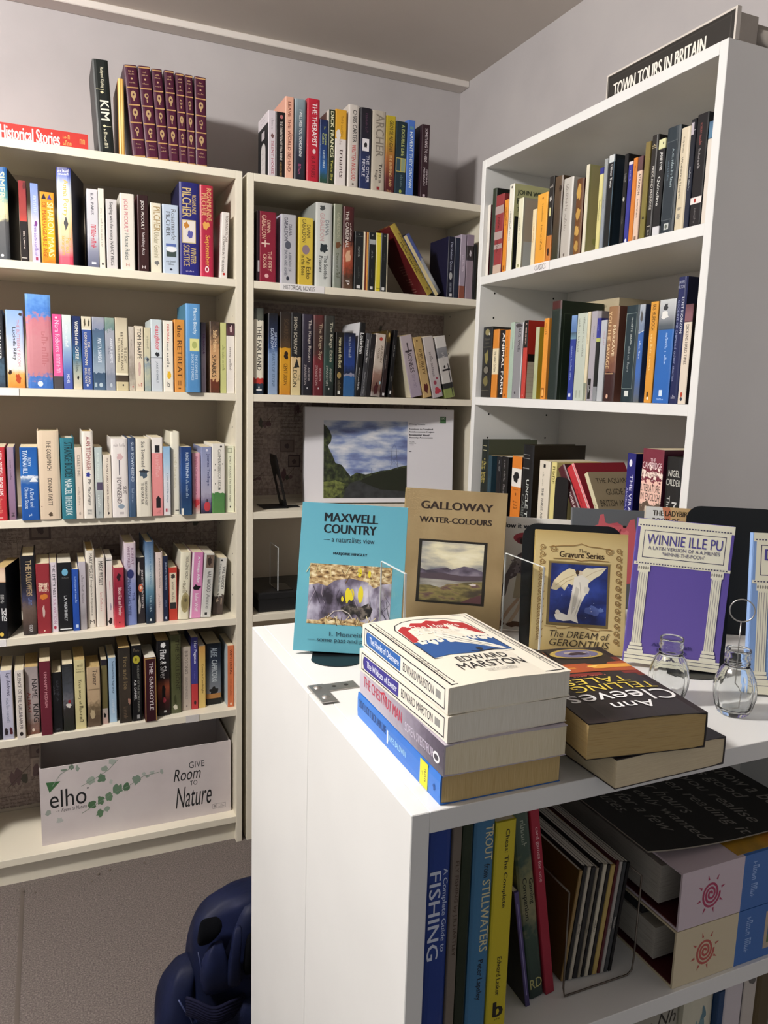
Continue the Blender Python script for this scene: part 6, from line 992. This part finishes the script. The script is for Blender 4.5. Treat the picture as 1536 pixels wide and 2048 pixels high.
# ---------------------------------------------------------------- third shelf of the corner bookcase
NAMED['vsky']=noise_mat('photo_sky',['5c6490','7c8cb8','b4bccc','dcdce0'],13,.4,7,stretch=(.8,1,2.4),lo=.34,hi=.66)
NAMED['vtree']=noise_mat('photo_trees',['141810','2c3420','4c5430'],70,.4,7,lo=.36,hi=.64)
NAMED['vroad']=noise_mat('photo_road',['242628','3c3e40'],40,.4,4)
NAMED['vverge']=noise_mat('photo_verge',['343820','5c6434','707840'],80,.4,6,lo=.36,hi=.64)
BWD,BHT=.503,.311
t=thing('ring_binder','white ring binder with a road and sky photograph on its cover, third shelf, corner bookcase','binder',(.234,.128,1.0622))
t.rotation_euler=(R(-4),0,R(-10))
bm=bmesh.new(); box(bm,0,BWD,0,.004,0,BHT,.0012); obj('front_board',bm,mat('dcdadf',.3),t)
bxo('back_board',mat('d4d2d6',.35),t,0,BWD,.040,.044,0,BHT,.0012); bxo('spine',mat('d4d2d6',.35),t,-.001,.003,.002,.042,0,BHT,.001)
bxo('paper_stack',PAGE_WHITE,t,.02,BWD-.02,.006,.038,.004,BHT-.012)
mk=['r|*vsky|.135|.95|.122|.68','p|*vtree|.122,.18 .14,.2 .16,.24 .175,.3 .17,.36 .15,.4 .16,.44 .18,.5 .2,.58 .24,.6 .27,.66 .3,.72 .34,.68 .4,.7 .46,.68 .5,.66 .56,.65 .62,.62 .68,.6 .68,.95 .122,.95',
 'p|*vroad|.25,.95 .27,.85 .3,.79 .36,.76 .5,.76 .68,.78 .68,.95','p|202418|.36,.77 .45,.7 .56,.66 .68,.62 .68,.88 .5,.86','p|*vverge|.122,.95 .122,.78 .2,.76 .27,.8 .24,.9 .18,.95',
 'l|50586c|.0025|.568,.64 .578,.42 .592,.38 .606,.42 .616,.64','l|50586c|.002|.56,.45 .624,.45','l|50586c|.002|.563,.5 .62,.5','l|50586c|.0015|.57,.6 .612,.5','l|50586c|.0015|.612,.6 .572,.5','l|404454|.002|.44,.7 .44,.63','l|404454|.0015|.43,.65 .45,.65',
 'K|SP Energy Networks|3c3c44|.155|.172|.692|.80','K|Kendoon to Tongland|26262e|.205|.225|.692|.855','K|Reinforcement Project|26262e|.235|.255|.692|.865','K|Residential Visual|26262e|.265|.285|.692|.83','K|Amenity Assessment|26262e|.295|.315|.692|.855','J|~oooooooo|606068|.345|.354|.692|.73','J|~oooooooo ooo|606068|.362|.37|.692|.74','J|~oooooo|606068|.378|.386|.692|.73','r|404048|.448|.456|.692|.71','r|2c5c34|.075|.145|.905|.945','K|LUC|e0ecd8|.085|.105|.912|.938','r|507c50|.115|.14|.908|.942']
marks_mesh('cover_print',BWD,BHT,mk,t,None,3)
def bookend(label,x,y,z,H,W,lean,rz=0):
    t=thing('bookend',label,'bookend',(x,y,z),(0,0,R(rz)),'black metal bookends')
    bm=bmesh.new(); th=.0016
    A=[(0,0),(.012,0),(.012+.10*W*0,0)]
    # upright plate in the y-z plane with a long slot, slightly leaning; base plate along x
    prof=[(0,0),(W,0),(W,H*.86),(W*.8,H),(0,H)]
    o2=[(W*.28,.02),(W*.72,.02),(W*.72,H*.55),(W*.5,H*.64),(W*.28,H*.55)]
    def ringz(pts,x): return [bm.verts.new((x+pt[1]*math.tan(R(lean)),pt[0],pt[1])) for pt in pts]
    for x in (0,th):
        a=ringz(prof,x); b=ringz(o2,x)
        e=[bm.edges.new((a[i],a[(i+1)%5])) for i in range(5)]+[bm.edges.new((b[i],b[(i+1)%5])) for i in range(5)]
        bmesh.ops.triangle_fill(bm,use_beauty=True,edges=e)
    obj('upright_plate',bm,M_black,t)
    sol=t.children[0].modifiers.new('thick','SOLIDIFY'); sol.thickness=.001
    bxo('base_plate',M_black,t,-.075,.004,0,W,.0003,.0016)
    bxo('base_tongue',M_black,t,.0,.045,.01,W*.6,.0003,.0018)
    return t
bookend('black slotted metal bookend beside the white ring binder',.155,.055,1.0590,.165,.09,-13)
t=thing('bookend','black rounded bookend plate between yellow and maroon books, third shelf under the sign','bookend',(XC+.006,-.806,Z3+.0006),(0,0,0),'black metal bookends')
bm=bmesh.new(); pts=[(-.024,0),(.024,0)]+[(.012+.012*math.cos(k*math.pi/12),.16+.012*math.sin(k*math.pi/12)) for k in range(7)]+[(-.012+.012*math.cos(math.pi/2+k*math.pi/12),.16+.012*math.sin(math.pi/2+k*math.pi/12)) for k in range(7)]
prism(bm,pts,-.001,.001,0,Matrix.Rotation(R(-90),4,'Z')@Matrix.Rotation(R(90),4,'X')); obj('upright_plate',bm,M_black,t); bxo('base_plate',M_black,t,0,.09,-.024,.024,.0003,.0016)
# ---- fourth shelf of the corner bookcase: flat black box and clear stand
t=thing('storage_box','flat black box on the fourth shelf of the corner bookcase','box',(.055,.02,.74),(0,0,R(0)))
bxo('body',M_black,t,0,.26,0,.2,.0002,.045,.003); bxo('lid',mat('1a1a1c',.35),t,-.002,.262,-.002,.202,.040,.062,.003)
clear_plate('clear acrylic stand standing on the flat black box in the corner bookcase',.118,.03,.12,.8025,.94,.05)
# ---------------------------------------------------------------- cardboard box on the bottom shelf
M_card=noise_mat('white_printed_card',['c9c0c0','cfc6c6','d3cbca'],8,.6,4)
M_cardin=noise_mat('card_inside',['a89c90','b2a69a'],10,.75,4)
t=thing('cardboard_box','open white cardboard box printed with green leaves, on the bottom shelf','box',(-.579,.040,.0885))
L_,Hh,Dp=.552,.238,.215
bm=bmesh.new()
def wall(x0,x1,y0,y1,z0,z1): box(bm,x0,x1,y0,y1,z0,z1,0,0)
wall(0,L_,0,.004,0,Hh)
obj('front_panel',bm,M_card,t)
bm=bmesh.new(); box(bm,0,L_,Dp-.004,Dp,0,Hh+.012); obj('back_panel',bm,M_card,t)
bm=bmesh.new(); box(bm,0,.004,.004,Dp-.004,0,Hh-.004); obj('end_panel',bm,M_card,t)
bm=bmesh.new(); box(bm,L_-.004,L_,.004,Dp-.004,0,Hh-.004); obj('end_panel',bm,M_card,t)
bxo('bottom_panel',M_cardin,t,.004,L_-.004,.004,Dp-.004,0,.004)
mk=['H|elho|1a1c1e|.30|.53|.045|.225','e|1a1c1e|.325|.345|.228|.238','S|Room to Nature|303030|.545|.595|.10|.225','J|~oo|505050|.565|.585|.07|.095',
 'p|3c6840|.03,.18 .1,.19 .045,.32','H|GIVE|2c2e30|.21|.30|.765|.85','S|Room|1a1c1e|.29|.455|.68|.83','H|TO|2c2e30|.475|.54|.77|.81','S|Nature|1a1c1e|.54|.84|.69|.89']
lf=[(.155,.03,.016,.045,'6c7c6c'),(.185,.06,.014,.05,'8c988c'),(.305,.235,.026,.075,'5c7860'),(.32,.12,.02,.05,'8c9a8c'),(.25,.25,.028,.07,'98a498'),(.36,.04,.022,.05,'a4aca4'),(.385,.42,.03,.09,'648068'),(.43,.41,.022,.085,'4c6c50'),(.48,.34,.028,.08,'7c9080'),(.34,.50,.026,.09,'688468'),(.295,.53,.024,.075,'587858'),(.25,.57,.026,.07,'486848'),(.29,.70,.024,.06,'5c7c5c'),(.325,.66,.018,.05,'8c9c8c'),(.565,.27,.016,.03,'a8aea8'),(.52,.27,.014,.03,'a8aea8'),(.615,.28,.012,.04,'a0a8a0'),(.035,.575,.018,.045,'98a098'),(.09,.70,.02,.05,'b0b4b0'),(.35,.31,.012,.04,'b0b8b0'),(.54,.31,.016,.02,'8c988c'),(.12,.05,.02,.02,'788878')]
for u,tt,ru,rt,c in lf: mk.append('b|%s|%.3f|%.3f|%.3f|%.3f'%(c,tt-rt,tt+rt,u-ru,u+ru))
mk+=['l|7c8c7c|.003|.2,.3 .26,.24 .34,.14 .39,.02','l|7c8c7c|.003|.2,.66 .28,.56 .36,.46 .44,.40 .52,.3 .6,.28','l|8c988c|.003|.06,.24 .1,.1 .17,.02']
mk+=['r|8c8888|.86|.93|.895|.97','r|cfc6c6|.865|.925|.897|.918','r|cfc6c6|.865|.925|.921|.968','J|~ooo|8c8888|.875|.89|.93|.96','J|~oooo|8c8888|.9|.915|.93|.965','b|8c8888|.87|.92|.9|.915']
marks_mesh('front_print',L_,Hh,mk,t,None,4)
marks_mesh('inside_print',L_,Hh,['S|created with nature in mind|6c6058|.1|.2|.36|.67'],t,Matrix.Translation((0,Dp-.004,0))@Matrix.Translation((L_,0,Hh+.0))@Matrix.Rotation(R(180),4,'Y'),3)
# ---------------------------------------------------------------- long sign on the signed bookcase
t=thing('sign_board','long dark sign lettered in white capitals, lying along the top of the bookcase','sign',(.556,-.862,2.0257),(0,0,R(-90)))
SW,SH=.322,.048
M_fr=mat('cfc8bf',.45)
bxo('face',mat('2f2c29',.4),t,0,SW,0,.004,0,SH)
bm=bmesh.new(); box(bm,-.003,SW+.004,-.003,.006,SH,SH+.0035); box(bm,-.003,0,-.003,.006,0,SH); box(bm,SW,SW+.004,-.003,.006,0,SH); obj('frame',bm,M_fr,t)
marks_mesh('lettering',SW,SH,['K|TOWN TOURS IN BRITAIN|ece6dc|.36|.90|.05|.80','r|48443f|.1|.115|.02|.97','r|48443f|.1|.9|.965|.97'],t,None,4)
bxo('back_box',noise_mat('grey_card',['9c958c','a59e95'],12,.6,3),t,0,SW,.006,.05,0,SH-.003)
bm=bmesh.new(); b0=bmesh.ops.create_cone(bm,cap_ends=True,segments=20,radius1=.021,radius2=.021,depth=.2,matrix=Matrix.Translation((SW-.02,.152,.0215))@Matrix.Rotation(R(90),4,'X'))
obj('rolled_sheet',bm,noise_mat('grey_roll',['968e86','a39b92'],12,.6,3),t,True)
# ---------------------------------------------------------------- navy jacket slumped behind the low bookcase
M_navy=noise_mat('navy_nylon',['0b0f22','10162f','161d3e'],9,.55,5,.35,bscale=50); M_rib=mat('12132a',.85,0,.15); M_opening_shade=mat('040509',.95,0,.1)  # last one: near-black colour standing for the shade inside the jacket openings
M_navy.node_tree.nodes['Principled BSDF'].inputs['Specular IOR Level'].default_value=.16
t=thing('jacket','navy zipped jacket slumped on the floor beside the low bookcases','jacket',(-.115,-.75,0))
def fold(p):
    return .012*math.sin(p.x*34+p.z*26)+.009*math.sin(p.y*45-p.z*37+1.3)+.008*abs(math.sin(p.x*52+p.y*30+p.z*48))-.004
def lump(name,rings,m,n=36,amp=1.,sub=1,pw=.6):
    bm=bmesh.new(); RR=[]
    for cx,cy,cz,rx,ry in rings:
        ring=[]
        for k in range(n):
            a=2*math.pi*k/n; c,s=math.cos(a),math.sin(a)
            p=Vector((cx+rx*math.copysign(abs(c)**pw,c),cy+ry*math.copysign(abs(s)**pw,s),cz))
            q=fold(p)*amp*min(1,(cz+.01)*9); p.x+=c*q; p.y+=s*q; p.z=max(.001,p.z+q*.6); ring.append(bm.verts.new(p))
        RR.append(ring)
    for A,B in zip(RR,RR[1:]):
        for k in range(n): bm.faces.new((A[k],A[(k+1)%n],B[(k+1)%n],B[k]))
    bm.faces.new(RR[0][::-1]); bm.faces.new(RR[-1])
    o=obj(name,bm,m,t,True); md=o.modifiers.new('sub','SUBSURF'); md.levels=sub; md.render_levels=sub
    return o
lump('body',[(.02,0,.001,.22,.10),(.02,0,.06,.215,.10),(.015,0,.12,.205,.095),(.015,0,.17,.200,.085),(.015,0,.22,.192,.072),(.018,0,.265,.188,.064),(.02,0,.305,.182,.058),(.022,0,.335,.174,.05),(.028,0,.352,.165,.042),(.04,0,.360,.150,.03),(.05,0,.366,.13,.012)],M_navy,44,.55,1,.5)
lump('sleeve',[(-.196,-.02,.001,.045,.06),(-.198,-.022,.06,.044,.062),(-.200,-.022,.12,.042,.06),(-.199,-.02,.17,.038,.052),(-.196,-.015,.205,.034,.044),(-.190,-.01,.226,.030,.034),(-.178,-.0,.240,.022,.022)],M_navy,28,.5)
lump('hood',[(.0,-.045,.20,.10,.035),(.0,-.052,.24,.112,.04),(.002,-.055,.28,.112,.042),(.006,-.05,.315,.106,.038),(.012,-.035,.342,.09,.028),(.02,-.02,.358,.07,.015)],M_navy,40,1.1)
lump('hood_opening_shade',[(-.156,-.066,.312,.010,.010),(-.150,-.074,.326,.018,.012),(-.142,-.076,.342,.026,.012),(-.140,-.070,.356,.026,.010),(-.140,-.06,.364,.018,.006)],M_opening_shade,20,.15)
lump('chest_panel',[(-.130,-.078,.205,.026,.014),(-.131,-.086,.235,.028,.016),(-.132,-.087,.265,.027,.016),(-.131,-.084,.295,.024,.014),(-.126,-.076,.322,.016,.010)],M_navy,26,.35)
lump('front_fold',[(-.098,-.090,.215,.012,.012),(-.099,-.098,.25,.015,.014),(-.097,-.099,.29,.015,.014),(-.093,-.093,.325,.014,.012),(-.088,-.08,.348,.010,.008)],M_navy,20,.3)
lump('neck_opening_shade',[(-.066,-.090,.235,.012,.010),(-.064,-.099,.265,.018,.012),(-.060,-.099,.30,.02,.012),(-.056,-.09,.33,.016,.010)],M_opening_shade,20,.15)
lump('hem_fold',[(-.04,-.070,.001,.15,.05),(-.04,-.078,.05,.15,.055),(-.04,-.076,.10,.148,.05),(-.04,-.068,.15,.142,.042),(-.04,-.062,.18,.13,.03)],M_navy,40,.7)
lump('pocket_opening_shade',[(-.135,-.112,.075,.045,.02),(-.135,-.122,.10,.052,.022),(-.135,-.120,.125,.05,.02),(-.140,-.108,.145,.038,.014)],M_opening_shade,24,.15)
bm=bmesh.new(); P=[(-.192+.009*k,-.062-.052*math.sin(math.pi*min(1,(k+2)/17)),.176-.0019*k+.003*math.sin(k*.9)) for k in range(17)]
for dz in range(8): tube(bm,[(x,y_-.004*math.sin(dz*.45),z+.0052*dz) for x,y_,z in P],.0036,6)
obj('ribbed_band',bm,M_rib,t,True)
bm=bmesh.new(); tube(bm,[(-.206,-.072,.205),(-.196,-.080,.186),(-.184,-.085,.166),(-.176,-.088,.14)],.0018,6); obj('zip',bm,mat('3c4468',.4,.3),t,True)
bm=bmesh.new(); tube(bm,[(-.166,-.072,.30),(-.162,-.082,.27),(-.157,-.086,.235),(-.152,-.085,.21)],.0016,6); obj('piping',bm,mat('20284c',.5),t,True)
